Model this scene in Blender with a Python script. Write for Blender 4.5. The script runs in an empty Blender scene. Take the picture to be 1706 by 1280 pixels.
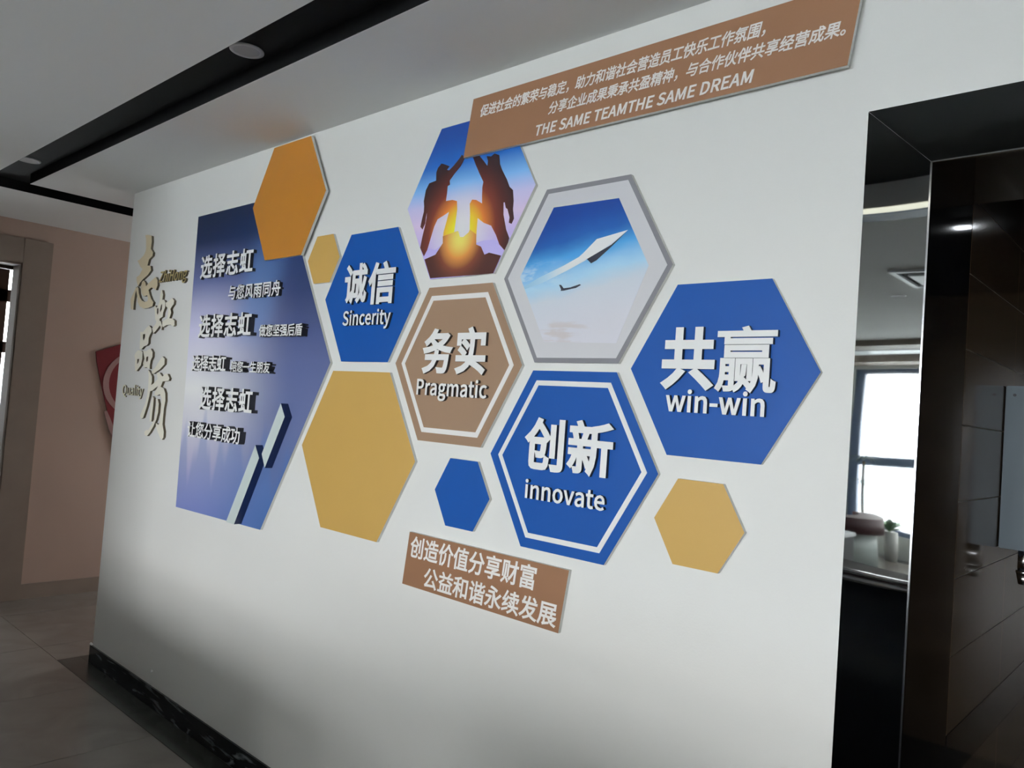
import bpy, bmesh, math, random
import numpy as np
from mathutils import Matrix, Vector
from mathutils.geometry import delaunay_2d_cdt

random.seed(7)
sc = bpy.context.scene
COL = sc.collection

# ------------------------------------------------------------------ camera
cam_data = bpy.data.cameras.new('camera')
cam_data.sensor_fit = 'HORIZONTAL'
cam_data.sensor_width = 36.0
cam_data.lens = 27.39
cam_data.clip_start = 0.05
cam_data.clip_end = 2000
cam = bpy.data.objects.new('camera', cam_data)
COL.objects.link(cam)
cam.matrix_world = Matrix(((0.735490, -0.028266, 0.676945, 0.00000), (0.673556, -0.077626, -0.735049, -1.80000), (0.073325, 0.996582, -0.038055, 1.61290), (0, 0, 0, 1)))
sc.camera = cam

# ------------------------------------------------------------------ world, daylight, exposure
world = bpy.data.worlds.new('overcast_sky')
sc.world = world
world.use_nodes = True
bg = world.node_tree.nodes['Background']
bg.inputs['Color'].default_value = (0.985, 0.968, 0.950, 1)
bg.inputs['Strength'].default_value = 22.5
sc.view_settings.view_transform = 'Standard'
sc.view_settings.look = 'None'
sc.view_settings.gamma = 1.0
sc.view_settings.use_curve_mapping = False
sc.view_settings.exposure = 0.0

CEIL = 2.7475


def portal(name, loc, rot, sx, sy):
    l = bpy.data.lights.new(name, 'AREA')
    l.shape = 'RECTANGLE'
    l.size, l.size_y = sx, sy
    l.cycles.is_portal = True
    o = bpy.data.objects.new(name, l)
    COL.objects.link(o)
    o.location = loc
    o.rotation_euler = rot
    return o


portal('sky_portal_rear', (-0.53, -10.2, 1.47), (math.radians(90), 0, 0), 7.1, 2.3)
portal('sky_portal_side', (4.7, -8.6, 1.47), (math.radians(90), 0, math.radians(90)), 1.2, 2.3)
portal('sky_portal_corridor', (-5.65, 4.35, 1.65), (math.radians(90), 0, math.radians(180)), 1.4, 1.7)
portal('sky_portal_office', (-9.1, 0.4, 1.6), (math.radians(90), 0, math.radians(-90)), 2.0, 2.2)


# ------------------------------------------------------------------ materials
def srgb(r, g, b):
    f = lambda c: ((c / 255) / 12.92 if c <= 10 else (((c / 255) + 0.055) / 1.055) ** 2.4)
    return (f(r), f(g), f(b), 1)


def pr(r, g, b, k=1.45):
    """printed ink as albedo, from its look under the room's light"""
    c = srgb(r, g, b)
    return tuple(min(0.92, v * k) for v in c[:3]) + (1,)


def mat(name, col, rough=0.6, metal=0.0, noise=0.0, nscale=8.0, bump=0.0, bscale=60.0, spec=0.5, coat=0.0):
    m = bpy.data.materials.new(name)
    m.use_nodes = True
    nt = m.node_tree
    b = nt.nodes['Principled BSDF']
    b.inputs['Base Color'].default_value = col
    b.inputs['Roughness'].default_value = rough
    b.inputs['Metallic'].default_value = metal
    b.inputs['Specular IOR Level'].default_value = spec
    b.inputs['Coat Weight'].default_value = coat
    tc = nt.nodes.new('ShaderNodeTexCoord')
    if noise > 0:
        n = nt.nodes.new('ShaderNodeTexNoise')
        n.inputs['Scale'].default_value = nscale
        n.inputs['Detail'].default_value = 4
        nt.links.new(tc.outputs['Object'], n.inputs['Vector'])
        mx = nt.nodes.new('ShaderNodeMix')
        mx.data_type = 'RGBA'
        mx.inputs[6].default_value = tuple(c * (1 - noise) for c in col[:3]) + (1,)
        mx.inputs[7].default_value = tuple(min(1, c * (1 + noise)) for c in col[:3]) + (1,)
        nt.links.new(n.outputs['Fac'], mx.inputs[0])
        nt.links.new(mx.outputs[2], b.inputs['Base Color'])
    if bump > 0:
        n2 = nt.nodes.new('ShaderNodeTexNoise')
        n2.inputs['Scale'].default_value = bscale
        nt.links.new(tc.outputs['Object'], n2.inputs['Vector'])
        bp = nt.nodes.new('ShaderNodeBump')
        bp.inputs['Strength'].default_value = bump
        bp.inputs['Distance'].default_value = 0.01
        nt.links.new(n2.outputs['Fac'], bp.inputs['Height'])
        nt.links.new(bp.outputs['Normal'], b.inputs['Normal'])
    return m


M = {}
M['wall'] = mat('wall_paint', (0.815, 0.81, 0.785, 1), 0.55, noise=0.015, nscale=2, bump=0.03, bscale=180)
M['ceiling'] = mat('ceiling_paint', (0.70, 0.70, 0.69, 1), 0.8, noise=0.02, nscale=1.5)
M['taupe'] = mat('taupe_wall_paint', (0.42, 0.31, 0.258, 1), 0.7, noise=0.04, nscale=2.5, bump=0.03, bscale=150)
M['frame_stone'] = mat('grey_door_casing', (0.25, 0.20, 0.165, 1), 0.55, noise=0.12, nscale=7, bump=0.04)
M['reveal'] = mat('pale_reveal_paint', (0.55, 0.50, 0.47, 1), 0.6)
M['black_paint'] = mat('black_matt_paint', (0.006, 0.006, 0.007, 1), 0.8, spec=0.2)
M['dark_grey_paint'] = mat('dark_grey_matt_paint', (0.035, 0.038, 0.042, 1), 0.7, spec=0.3)
M['gloss_black'] = mat('gloss_black_panel', (0.008, 0.008, 0.009, 1), 0.07)
M['desk_black'] = mat('black_desk_laminate', (0.012, 0.016, 0.022, 1), 0.35)
M['chrome'] = mat('chrome_trim', (0.8, 0.8, 0.82, 1), 0.12, 1.0)
M['foam'] = mat('white_foam_board_edge', (0.72, 0.72, 0.69, 1), 0.6)
M['letter'] = mat('white_acrylic_letter', (0.90, 0.90, 0.89, 1), 0.4)
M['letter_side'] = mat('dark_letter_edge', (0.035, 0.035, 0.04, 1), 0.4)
M['letter_brown_side'] = mat('brown_grey_letter_edge', (0.16, 0.14, 0.13, 1), 0.5)
M['print_white'] = mat('printed_white_lettering', (0.90, 0.88, 0.86, 1), 0.5)
M['blue'] = mat('blue_laminate', (0.003, 0.088, 0.40, 1), 0.45, spec=0.35, noise=0.03, nscale=3)
M['gold'] = mat('gold_laminate', (0.62, 0.38, 0.10, 1), 0.4, noise=0.04, nscale=4)
M['ochre'] = mat('ochre_laminate', (0.56, 0.225, 0.028, 1), 0.33, noise=0.05, nscale=3)
M['brown'] = mat('brown_laminate', (0.36, 0.225, 0.14, 1), 0.5, noise=0.03, nscale=4)
M['grey'] = mat('grey_border_print', (0.24, 0.235, 0.26, 1), 0.5)
M['offwhite'] = mat('off_white_print', (0.68, 0.67, 0.70, 1), 0.5)
M['navy_edge'] = mat('navy_bar_edge', (0.012, 0.03, 0.11, 1), 0.4)
M['bar_front'] = mat('pale_green_white_bar', (0.62, 0.70, 0.68, 1), 0.4)
M['gold_metal'] = mat('champagne_metal', (0.95, 0.91, 0.78, 1), 0.32, 0.1)
M['gold_reflect'] = mat('champagne_metal_reflection_tint', (0.80, 0.68, 0.46, 1), 0.32, 0.1)  # same metal, with its darker golden reflection put into the colour
M['gold_small'] = mat('olive_gold_metal', (0.60, 0.48, 0.20, 1), 0.4, 0.5)
M['gold_edge'] = mat('dark_bronze_edge', (0.12, 0.095, 0.06, 1), 0.45, 0.3)
M['champagne_small'] = mat('pale_champagne_metal', (0.85, 0.82, 0.60, 1), 0.4, 0.3)
M['lamp_ring'] = mat('grey_lamp_ring', (0.55, 0.55, 0.56, 1), 0.45)
M['lamp_face'] = mat('frosted_lamp_face', (0.42, 0.42, 0.43, 1), 0.5)
M['red'] = mat('deep_red_acrylic', (0.16, 0.006, 0.012, 1), 0.45)
M['box_metal'] = mat('pale_blue_grey_metal', (0.12, 0.155, 0.185, 1), 0.45)
M['dark_hole'] = mat('dark_lock', (0.01, 0.01, 0.015, 1), 0.4)
M['dark_red_top'] = mat('dark_red_brown_top', (0.045, 0.012, 0.016, 1), 0.6, spec=0.3)
M['grey_body'] = mat('grey_green_body', (0.30, 0.34, 0.33, 1), 0.6)
M['white_top'] = mat('white_counter_top', (0.75, 0.77, 0.80, 1), 0.4)
M['window_frame'] = mat('blue_grey_window_frame', (0.06, 0.10, 0.19, 1), 0.45)
M['leaf'] = mat('green_leaf', (0.05, 0.17, 0.045, 1), 0.5, noise=0.3, nscale=9)
M['palm'] = mat('dusky_palm_leaf', (0.045, 0.085, 0.06, 1), 0.55, noise=0.3, nscale=9)
M['pot'] = mat('white_pot', (0.6, 0.6, 0.58, 1), 0.5)
M['stem'] = mat('brown_stem', (0.09, 0.06, 0.04, 1), 0.7)
M['pale_partition'] = mat('pale_partition_paint', (0.6, 0.62, 0.6, 1), 0.7)
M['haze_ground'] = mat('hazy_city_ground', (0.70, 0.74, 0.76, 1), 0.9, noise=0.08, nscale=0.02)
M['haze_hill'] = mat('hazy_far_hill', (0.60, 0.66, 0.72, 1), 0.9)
M['wood_dark'] = mat('dark_brown_wood', (0.05, 0.022, 0.014, 1), 0.4)


def tile_material(name, c1, c2, rough, vein=6.0):
    m = bpy.data.materials.new(name)
    m.use_nodes = True
    nt = m.node_tree
    b = nt.nodes['Principled BSDF']
    b.inputs['Roughness'].default_value = rough
    tc = nt.nodes.new('ShaderNodeTexCoord')
    n = nt.nodes.new('ShaderNodeTexNoise')
    n.inputs['Scale'].default_value = vein
    n.inputs['Detail'].default_value = 8
    n.inputs['Distortion'].default_value = 1.2
    nt.links.new(tc.outputs['Object'], n.inputs['Vector'])
    r = nt.nodes.new('ShaderNodeValToRGB')
    r.color_ramp.elements[0].position = 0.35
    r.color_ramp.elements[0].color = c1
    r.color_ramp.elements[1].position = 0.68
    r.color_ramp.elements[1].color = c2
    nt.links.new(n.outputs['Fac'], r.inputs['Fac'])
    nt.links.new(r.outputs['Color'], b.inputs['Base Color'])
    return m


M['floor_tile'] = tile_material('grey_polished_tile', (0.15, 0.135, 0.12, 1), (0.19, 0.172, 0.155, 1), 0.22, 3.0)
M['grout'] = mat('dark_grout', (0.09, 0.085, 0.08, 1), 0.8)
M['border_stone'] = tile_material('dark_green_black_stone', (0.022, 0.026, 0.022, 1), (0.05, 0.055, 0.048, 1), 0.25, 7.0)
M['brown_tile'] = tile_material('brown_glossy_wall_tile', (0.066, 0.043, 0.026, 1), (0.095, 0.064, 0.040, 1), 0.12, 3.0)
M['tile_joint'] = mat('pale_tile_joint', (0.20, 0.18, 0.15, 1), 0.7)


def skirting_material():
    m = bpy.data.materials.new('black_marble_with_scuffs')
    m.use_nodes = True
    nt = m.node_tree
    b = nt.nodes['Principled BSDF']
    b.inputs['Roughness'].default_value = 0.2
    tc = nt.nodes.new('ShaderNodeTexCoord')
    mp = nt.nodes.new('ShaderNodeMapping')
    mp.inputs['Scale'].default_value = (1.6, 1.0, 9.0)
    mp.inputs['Rotation'].default_value = (0, 0.35, 0)
    n = nt.nodes.new('ShaderNodeTexNoise')
    n.inputs['Scale'].default_value = 2.6
    n.inputs['Detail'].default_value = 10
    n.inputs['Distortion'].default_value = 1.5
    nt.links.new(tc.outputs['Object'], mp.inputs['Vector'])
    nt.links.new(mp.outputs['Vector'], n.inputs['Vector'])
    r = nt.nodes.new('ShaderNodeValToRGB')
    r.color_ramp.elements[0].position = 0.57
    r.color_ramp.elements[0].color = (0.010, 0.013, 0.015, 1)
    r.color_ramp.elements[1].position = 0.72
    r.color_ramp.elements[1].color = (0.17, 0.19, 0.20, 1)
    nt.links.new(n.outputs['Fac'], r.inputs['Fac'])
    nt.links.new(r.outputs['Color'], b.inputs['Base Color'])
    return m


M['skirting'] = skirting_material()


def mirror_material():
    m = bpy.data.materials.new('black_mirror_steel')
    m.use_nodes = True
    nt = m.node_tree
    b = nt.nodes['Principled BSDF']
    b.inputs['Base Color'].default_value = (0.24, 0.25, 0.245, 1)
    b.inputs['Metallic'].default_value = 1.0
    b.inputs['Roughness'].default_value = 0.02
    tc = nt.nodes.new('ShaderNodeTexCoord')
    n = nt.nodes.new('ShaderNodeTexNoise')
    n.inputs['Scale'].default_value = 3.2
    n.inputs['Detail'].default_value = 0
    bp = nt.nodes.new('ShaderNodeBump')
    bp.inputs['Strength'].default_value = 0.35
    bp.inputs['Distance'].default_value = 0.004
    nt.links.new(tc.outputs['Object'], n.inputs['Vector'])
    nt.links.new(n.outputs['Fac'], bp.inputs['Height'])
    nt.links.new(bp.outputs['Normal'], b.inputs['Normal'])
    return m


M['mirror'] = mirror_material()


def glass_material():
    m = bpy.data.materials.new('window_glass')
    m.use_nodes = True
    nt = m.node_tree
    nt.nodes.remove(nt.nodes['Principled BSDF'])
    t = nt.nodes.new('ShaderNodeBsdfTransparent')
    t.inputs['Color'].default_value = (0.95, 0.97, 0.98, 1)
    g = nt.nodes.new('ShaderNodeBsdfGlossy')
    g.inputs['Roughness'].default_value = 0.02
    mx = nt.nodes.new('ShaderNodeMixShader')
    mx.inputs[0].default_value = 0.06
    nt.links.new(t.outputs[0], mx.inputs[1])
    nt.links.new(g.outputs[0], mx.inputs[2])
    nt.links.new(mx.outputs[0], nt.nodes['Material Output'].inputs['Surface'])
    return m


M['glass'] = glass_material()


def emit(name, col, s):
    m = bpy.data.materials.new(name)
    m.use_nodes = True
    b = m.node_tree.nodes['Principled BSDF']
    b.inputs['Base Color'].default_value = (0.8, 0.8, 0.8, 1)
    b.inputs['Emission Color'].default_value = col
    b.inputs['Emission Strength'].default_value = s
    return m


M['led'] = emit('cool_led_face', (0.9, 0.95, 1.0, 1), 14.0)
M['cove'] = emit('warm_cove_strip', (1.0, 0.97, 0.80, 1), 3.0)


class NB:
    """small node builder for the printed pictures"""

    def __init__(self, name, rough=0.42):
        self.m = bpy.data.materials.new(name)
        self.m.use_nodes = True
        self.nt = self.m.node_tree
        self.b = self.nt.nodes['Principled BSDF']
        self.b.inputs['Roughness'].default_value = rough
        self.tc = self.nt.nodes.new('ShaderNodeTexCoord')
        sep = self.nt.nodes.new('ShaderNodeSeparateXYZ')
        self.nt.links.new(self.tc.outputs['Object'], sep.inputs[0])
        self.x, self.y, self.z = sep.outputs

    def n(self, t, **k):
        q = self.nt.nodes.new(t)
        for a, v in k.items():
            setattr(q, a, v)
        return q

    def math(self, op, a, b=None, clamp=False):
        q = self.n('ShaderNodeMath', operation=op)
        q.use_clamp = clamp
        for i, v in enumerate((a, b)):
            if v is None:
                continue
            if isinstance(v, (int, float)):
                q.inputs[i].default_value = v
            else:
                self.nt.links.new(v, q.inputs[i])
        return q.outputs[0]

    def rng(self, v, a, b, c=0.0, d=1.0, kind='SMOOTHSTEP'):
        q = self.n('ShaderNodeMapRange')
        q.interpolation_type = kind
        self.nt.links.new(v, q.inputs[0])
        for i, u in enumerate((a, b, c, d)):
            q.inputs[i + 1].default_value = u
        return q.outputs[0]

    def ramp(self, v, stops):
        q = self.n('ShaderNodeValToRGB')
        els = q.color_ramp.elements
        while len(els) < len(stops):
            els.new(0.5)
        for e, (p, c) in zip(els, stops):
            e.position = p
            e.color = c
        self.nt.links.new(v, q.inputs[0])
        return q.outputs[0]

    def mix(self, f, a, b):
        q = self.n('ShaderNodeMix', data_type='RGBA')
        for i, v in ((0, f), (6, a), (7, b)):
            if isinstance(v, (int, float, tuple)):
                q.inputs[i].default_value = v
            else:
                self.nt.links.new(v, q.inputs[i])
        return q.outputs[2]

    def dist(self, cx, cz):
        dx = self.math('SUBTRACT', self.x, cx)
        dz = self.math('SUBTRACT', self.z, cz)
        return self.math('SQRT', self.math('ADD', self.math('MULTIPLY', dx, dx), self.math('MULTIPLY', dz, dz)))

    def noise(self, scale, sx=1.0, sz=1.0, detail=3):
        mp = self.n('ShaderNodeMapping')
        mp.inputs['Scale'].default_value = (sx, 1, sz)
        q = self.n('ShaderNodeTexNoise')
        q.inputs['Scale'].default_value = scale
        q.inputs['Detail'].default_value = detail
        self.nt.links.new(self.tc.outputs['Object'], mp.inputs[0])
        self.nt.links.new(mp.outputs[0], q.inputs['Vector'])
        return q.outputs['Fac']

    def done(self, col):
        self.nt.links.new(col, self.b.inputs['Base Color'])
        return self.m


# ------------------------------------------------------------------ mesh helpers
def link(name, me, parent=None, mats=()):
    o = bpy.data.objects.new(name, me)
    COL.objects.link(o)
    for m in mats:
        me.materials.append(M[m] if isinstance(m, str) else m)
    if parent is not None:
        o.parent = parent
    return o


def tag(o, label, cat, group=None, kind=None):
    o['label'] = label
    o['category'] = cat
    if group:
        o['group'] = group
    if kind:
        o['kind'] = kind
    return o


def struct(o):
    o['kind'] = 'structure'
    return o


def empty(name, loc, label, cat, group=None):
    o = bpy.data.objects.new(name, None)
    COL.objects.link(o)
    o.location = loc
    o.empty_display_size = 0.05
    return tag(o, label, cat, group)


def boxes_mesh(name, bs, bevel=0.0):
    """bs: list of (x0, x1, y0, y1, z0, z1)"""
    bm = bmesh.new()
    for x0, x1, y0, y1, z0, z1 in bs:
        vs = [bm.verts.new(p) for p in ((x0, y0, z0), (x1, y0, z0), (x1, y1, z0), (x0, y1, z0),
                                        (x0, y0, z1), (x1, y0, z1), (x1, y1, z1), (x0, y1, z1))]
        for f in ((0, 3, 2, 1), (4, 5, 6, 7), (0, 1, 5, 4), (1, 2, 6, 5), (2, 3, 7, 6), (3, 0, 4, 7)):
            bm.faces.new([vs[i] for i in f])
    if bevel > 0:
        bmesh.ops.bevel(bm, geom=bm.edges[:], offset=bevel, segments=2, affect='EDGES')
    me = bpy.data.meshes.new(name)
    bm.to_mesh(me)
    bm.free()
    return me


def box(name, b, m, parent=None, bevel=0.0):
    return link(name, boxes_mesh(name, [b] if not isinstance(b, list) else b, bevel), parent, [m])


def dilate(loops, b):
    """push every outline outwards by b (holes shrink); outer loops run counter-clockwise"""
    if b == 0:
        return loops
    out = []
    for L in loops:
        n = len(L)
        R = []
        for i in range(n):
            p0, p, p1 = L[i - 1], L[i], L[(i + 1) % n]
            ax, ay = p[0] - p0[0], p[1] - p0[1]
            cx, cy = p1[0] - p[0], p1[1] - p[1]
            la, lc = math.hypot(ax, ay) or 1e-9, math.hypot(cx, cy) or 1e-9
            n0, n1 = (ay / la, -ax / la), (cy / lc, -cx / lc)
            mx, my = n0[0] + n1[0], n0[1] + n1[1]
            k = mx * mx + my * my
            convex = ax * cy - ay * cx > 0
            if k < 0.6 and convex:
                R.append((p[0] + n0[0] * b + ax / la * b * 0.8, p[1] + n0[1] * b + ay / la * b * 0.8))
                R.append((p[0] + n1[0] * b - cx / lc * b * 0.8, p[1] + n1[1] * b - cy / lc * b * 0.8))
            elif k < 0.3:
                R.append((p[0] + n0[0] * b, p[1] + n0[1] * b))
                R.append((p[0] + n1[0] * b, p[1] + n1[1] * b))
            else:
                R.append((p[0] + mx * 2 * b / k, p[1] + my * 2 * b / k))
        out.append(R)
    return out


def area(L):
    return sum(L[i - 1][0] * L[i][1] - L[i][0] * L[i - 1][1] for i in range(len(L))) / 2


def outline_mesh(loops, depth, offset=0.0, oriented=False):
    """flat filled outlines (first loop solid, later loops holes, or non-zero winding when oriented),
    grown by offset and extruded from z=0 to z=depth"""
    if not oriented:
        loops = [(L if (area(L) > 0) == (i == 0) else L[::-1]) for i, L in enumerate(loops)]
    elif sum(area(L) for L in loops) < 0:
        loops = [L[::-1] for L in loops]
    loops = dilate(loops, offset)
    vs, es = [], []
    for L in loops:
        k = len(vs)
        vs += [Vector(p) for p in L]
        es += [(k + i, k + (i + 1) % len(L)) for i in range(len(L))]
    V, E, F, _, _, _ = delaunay_2d_cdt(vs, es, [], 0, 1e-6)
    tri = np.array([[tuple(V[i]) for i in f[:3]] for f in F])
    c = tri.mean(axis=1)
    w = np.zeros(len(c))
    for L in loops:
        P = np.array(L)
        Q = np.roll(P, -1, axis=0)
        for (x0, y0), (x1, y1) in zip(P, Q):
            s = (x1 - x0) * (c[:, 1] - y0) - (c[:, 0] - x0) * (y1 - y0)
            w += ((y0 <= c[:, 1]) & (y1 > c[:, 1]) & (s > 0)).astype(int)
            w -= ((y0 > c[:, 1]) & (y1 <= c[:, 1]) & (s < 0)).astype(int)
    keep = [f for f, k in zip(F, w) if k > 0]
    n = len(V)
    half = set()
    for f in keep:
        for i in range(3):
            half.add((f[i], f[(i + 1) % 3]))
    co = [(p[0], p[1], depth) for p in V] + [(p[0], p[1], 0.0) for p in V]
    fs = [tuple(f) for f in keep] + [tuple(i + n for i in reversed(f)) for f in keep]
    fs += [(a, a + n, b + n, b) for a, b in half if (b, a) not in half]
    used = sorted({i for f in fs for i in f})
    ix = {v: i for i, v in enumerate(used)}
    me = bpy.data.meshes.new('outline')
    me.from_pydata([co[i] for i in used], [], [tuple(ix[i] for i in f) for f in fs])
    me.update()
    return me


def font_loops(ch):
    """outline loops of one character of the built-in typeface, size 1"""
    cu = bpy.data.curves.new('glyph', 'FONT')
    cu.body = ch
    cu.size = 1
    cu.resolution_u = 3
    cu.fill_mode = 'NONE'
    o = bpy.data.objects.new('glyph', cu)
    COL.objects.link(o)
    bpy.context.view_layer.update()
    me = bpy.data.meshes.new_from_object(o.evaluated_get(bpy.context.evaluated_depsgraph_get()))
    bpy.data.objects.remove(o)
    bpy.data.curves.remove(cu)
    nxt = {}
    for e in me.edges:
        a, b = e.vertices
        nxt.setdefault(a, []).append(b)
        nxt.setdefault(b, []).append(a)
    seen, loops = set(), []
    for s in range(len(me.vertices)):
        if s in seen or s not in nxt:
            continue
        L, p, q = [s], None, s
        seen.add(s)
        while True:
            c = [k for k in nxt[q] if k != p and (k not in seen)]
            if len(L) == 1:
                c = [k for k in nxt[q] if k == s + 1] or c
            if not c:
                break
            p, q = q, c[0]
            seen.add(q)
            L.append(q)
        pts = []
        for i in L:
            v = me.vertices[i].co
            if not pts or math.hypot(v.x - pts[-1][0], v.y - pts[-1][1]) > 1e-4:
                pts.append((v.x, v.y))
        if math.hypot(pts[0][0] - pts[-1][0], pts[0][1] - pts[-1][1]) < 1e-4:
            pts.pop()
        if len(pts) > 2:
            loops.append(pts)
    return loops


TO_WALL = Matrix(((1, 0, 0, 0), (0, 0, -1, 0), (0, 1, 0, 0), (0, 0, 0, 1)))   # X -> x, Y -> z, Z -> -y


def stand_up(me, side_slot=True):
    """put a flat shape on the wall plane; front faces slot 0, edges slot 1"""
    me.transform(TO_WALL)
    me.materials.clear()
    if side_slot:
        for p in me.polygons:
            p.material_index = 0 if p.normal.y < -0.9 else 1
    for p in me.polygons:
        p.use_smooth = False
    return me


def flat_part(name, loops, y_back, depth, front, side, parent):
    """piece whose back sits at distance y_back in front of the wall, in parent's coordinates"""
    me = stand_up(outline_mesh(loops, depth))
    o = link(name, me, parent, [front, side])
    o.location = (0, -y_back - (parent.location.y if parent is not None else 0), 0)
    return o


def hexagon(r):
    return [(r * math.cos(math.radians(a)), r * math.sin(math.radians(a))) for a in (0, 60, 120, 180, 240, 300)]


# ------------------------------------------------------------------ the room
WX0, WX1 = -4.80, 3.60        # ends of the feature wall
JX, JX1 = -0.48, 0.62         # clear opening of the doorway
FRW = 0.137
OH = 2.2145
FO = -0.617                   # outer edge of the frame
FT = 2.353                    # top of the frame

wall = struct(link('wall_front', boxes_mesh('wall_front', [
    (WX0, JX - 0.004, 0, 0.36, 0, CEIL), (JX1 + 0.004, WX1, 0, 0.36, 0, CEIL), (JX - 0.004, JX1 + 0.004, 0, 0.36, OH + 0.004, CEIL)]), None, ['wall']))
struct(box('wall_left', [(-6.60, -6.45, -0.10, 4.2, 0, 3.0), (-6.60, -6.45, -1.36, -0.10, 2.43, 3.0), (-6.60, -6.45, -10.3, -1.36, 0, 3.0)], 'taupe'))
struct(box('wall_corridor_end', [(-6.6, -6.35, 4.2, 4.35, 0, 3.0), (-4.95, WX0 + 0.2, 4.2, 4.35, 0, 3.0), (-6.35, -4.95, 4.2, 4.35, 0, 0.8), (-6.35, -4.95, 4.2, 4.35, 2.5, 3.0)], 'taupe'))
w4 = struct(box('added_window_4', [(-6.35, -6.29, 4.25, 4.3, 0.8, 2.5), (-5.01, -4.95, 4.25, 4.3, 0.8, 2.5), (-6.29, -5.01, 4.25, 4.3, 0.8, 0.86), (-6.29, -5.01, 4.25, 4.3, 2.44, 2.5), (-5.68, -5.62, 4.25, 4.3, 0.86, 2.44)], 'window_frame'))  # unseen window added to brighten the dim corridor
box('window_pane', [(-6.29, -5.68, 4.272, 4.278, 0.86, 2.44)], 'glass', w4)
box('window_pane', [(-5.62, -5.01, 4.272, 4.278, 0.86, 2.44)], 'glass', w4)
struct(box('wall_corridor_right', (WX0 + 0.02, WX0 + 0.18, 0.36, 4.2, 0, 3.0), 'taupe'))
struct(box('wall_rear', [(-6.6, -4.07, -10.2, -10.0, 0, 3.0), (3.0, 4.7, -10.2, -10.0, 0, 3.0),
                         (-4.07, 3.0, -10.2, -10.0, 0, 0.33), (-4.07, 3.0, -10.2, -10.0, 2.60, 3.0)], 'pale_partition'))
struct(box('wall_right', [(4.5, 4.7, -10.2, -9.2, 0, 3.0), (4.5, 4.7, -8.0, 0.36, 0, 3.0),
                          (4.5, 4.7, -9.2, -8.0, 0, 0.33), (4.5, 4.7, -9.2, -8.0, 2.60, 3.0)], 'pale_partition'))
struct(box('wall_right_return', (WX1, 4.5, 0.0, 0.36, 0, 3.0), 'pale_partition'))
struct(box('shade_partition', (-4.25, -4.12, -10.0, -1.5, 0, CEIL), 'pale_partition'))  # unseen wall added to shade the left end of the feature wall
# ceiling plates leave the black recessed slots open
SY0, SY1 = -0.632, -0.437      # slot along the wall
BX0, BX1 = -5.455, -5.20       # slot running into the corridor
DX0, DX1, DY0, DY1 = -1.75, 3.6, -2.12, -0.86    # wide black recess behind the camera
ceil = struct(link('ceiling', boxes_mesh('ceiling', [
    (-6.6, 4.7, -10.3, DY0, CEIL, 3.05), (-6.6, DX0, DY0, SY0, CEIL, 3.05), (DX0, 4.7, DY1, SY0, CEIL, 3.05), (DX1, 4.7, DY0, DY1, CEIL, 3.05),
    (-6.6, BX0, SY0, 0.0, CEIL, 3.05), (BX1, 4.7, SY1, 0.0, CEIL, 3.05),
    (-6.6, BX0, 0.0, 4.3, CEIL, 3.05), (BX1, WX0 + 0.2, 0.0, 4.3, CEIL, 3.05)]), None, ['ceiling']))
struct(box('trim_1', [(BX0, 4.7, SY0, SY1, CEIL + 0.06, CEIL + 0.09), (BX0, 4.7, SY0, SY0 + 0.002, CEIL + 0.001, CEIL + 0.06),
                      (BX1, 4.7, SY1 - 0.002, SY1, CEIL + 0.001, CEIL + 0.06)], 'black_paint'))
struct(box('trim_2', [(BX0, BX1, SY1, 4.3, CEIL + 0.06, CEIL + 0.09), (BX0, BX0 + 0.002, SY0, 4.3, CEIL + 0.001, CEIL + 0.06),
                      (BX1 - 0.002, BX1, SY1, 4.3, CEIL + 0.001, CEIL + 0.06)], 'black_paint'))
struct(box('trim_3', [(DX0, DX1, DY0, DY1, CEIL + 0.12, CEIL + 0.15), (DX0, DX0 + 0.002, DY0, DY1, CEIL + 0.001, CEIL + 0.12),
                      (DX0, DX1, DY1 - 0.002, DY1, CEIL + 0.001, CEIL + 0.12), (DX1 - 0.002, DX1, DY0, DY1, CEIL + 0.001, CEIL + 0.12)], 'dark_grey_paint'))

struct(box('trim_7', (DX0, DX1, -2.33, -2.205, CEIL - 0.012, CEIL), 'window_frame'))

# floor: a dark bed with tiles and a stone border as pieces
floor = struct(link('floor', boxes_mesh('floor', [(-9.2, 4.7, -10.3, 4.3, -0.12, -0.003)]), None, ['grout']))
tile_me = boxes_mesh('tile', [(0.0015, 0.7985, 0.0015, 0.7985, -0.01, 0.0)], 0.0)
tile_me.materials.append(M['floor_tile'])
TX0, TY0 = -3.63, -0.137


def put_tile(x0, y0, x1, y1):
    if x1 - x0 > 0.795 and y1 - y0 > 0.795:
        o = bpy.data.objects.new('tile', tile_me)
        COL.objects.link(o)
        o.location = (x0, y0, 0)
    else:
        me = boxes_mesh('tile', [(0.0015, x1 - x0 - 0.0015, 0.0015, y1 - y0 - 0.0015, -0.01, 0.0)])
        o = link('tile', me, None, ['floor_tile'])
        o.location = (x0, y0, 0)
    o.parent = floor


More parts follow.
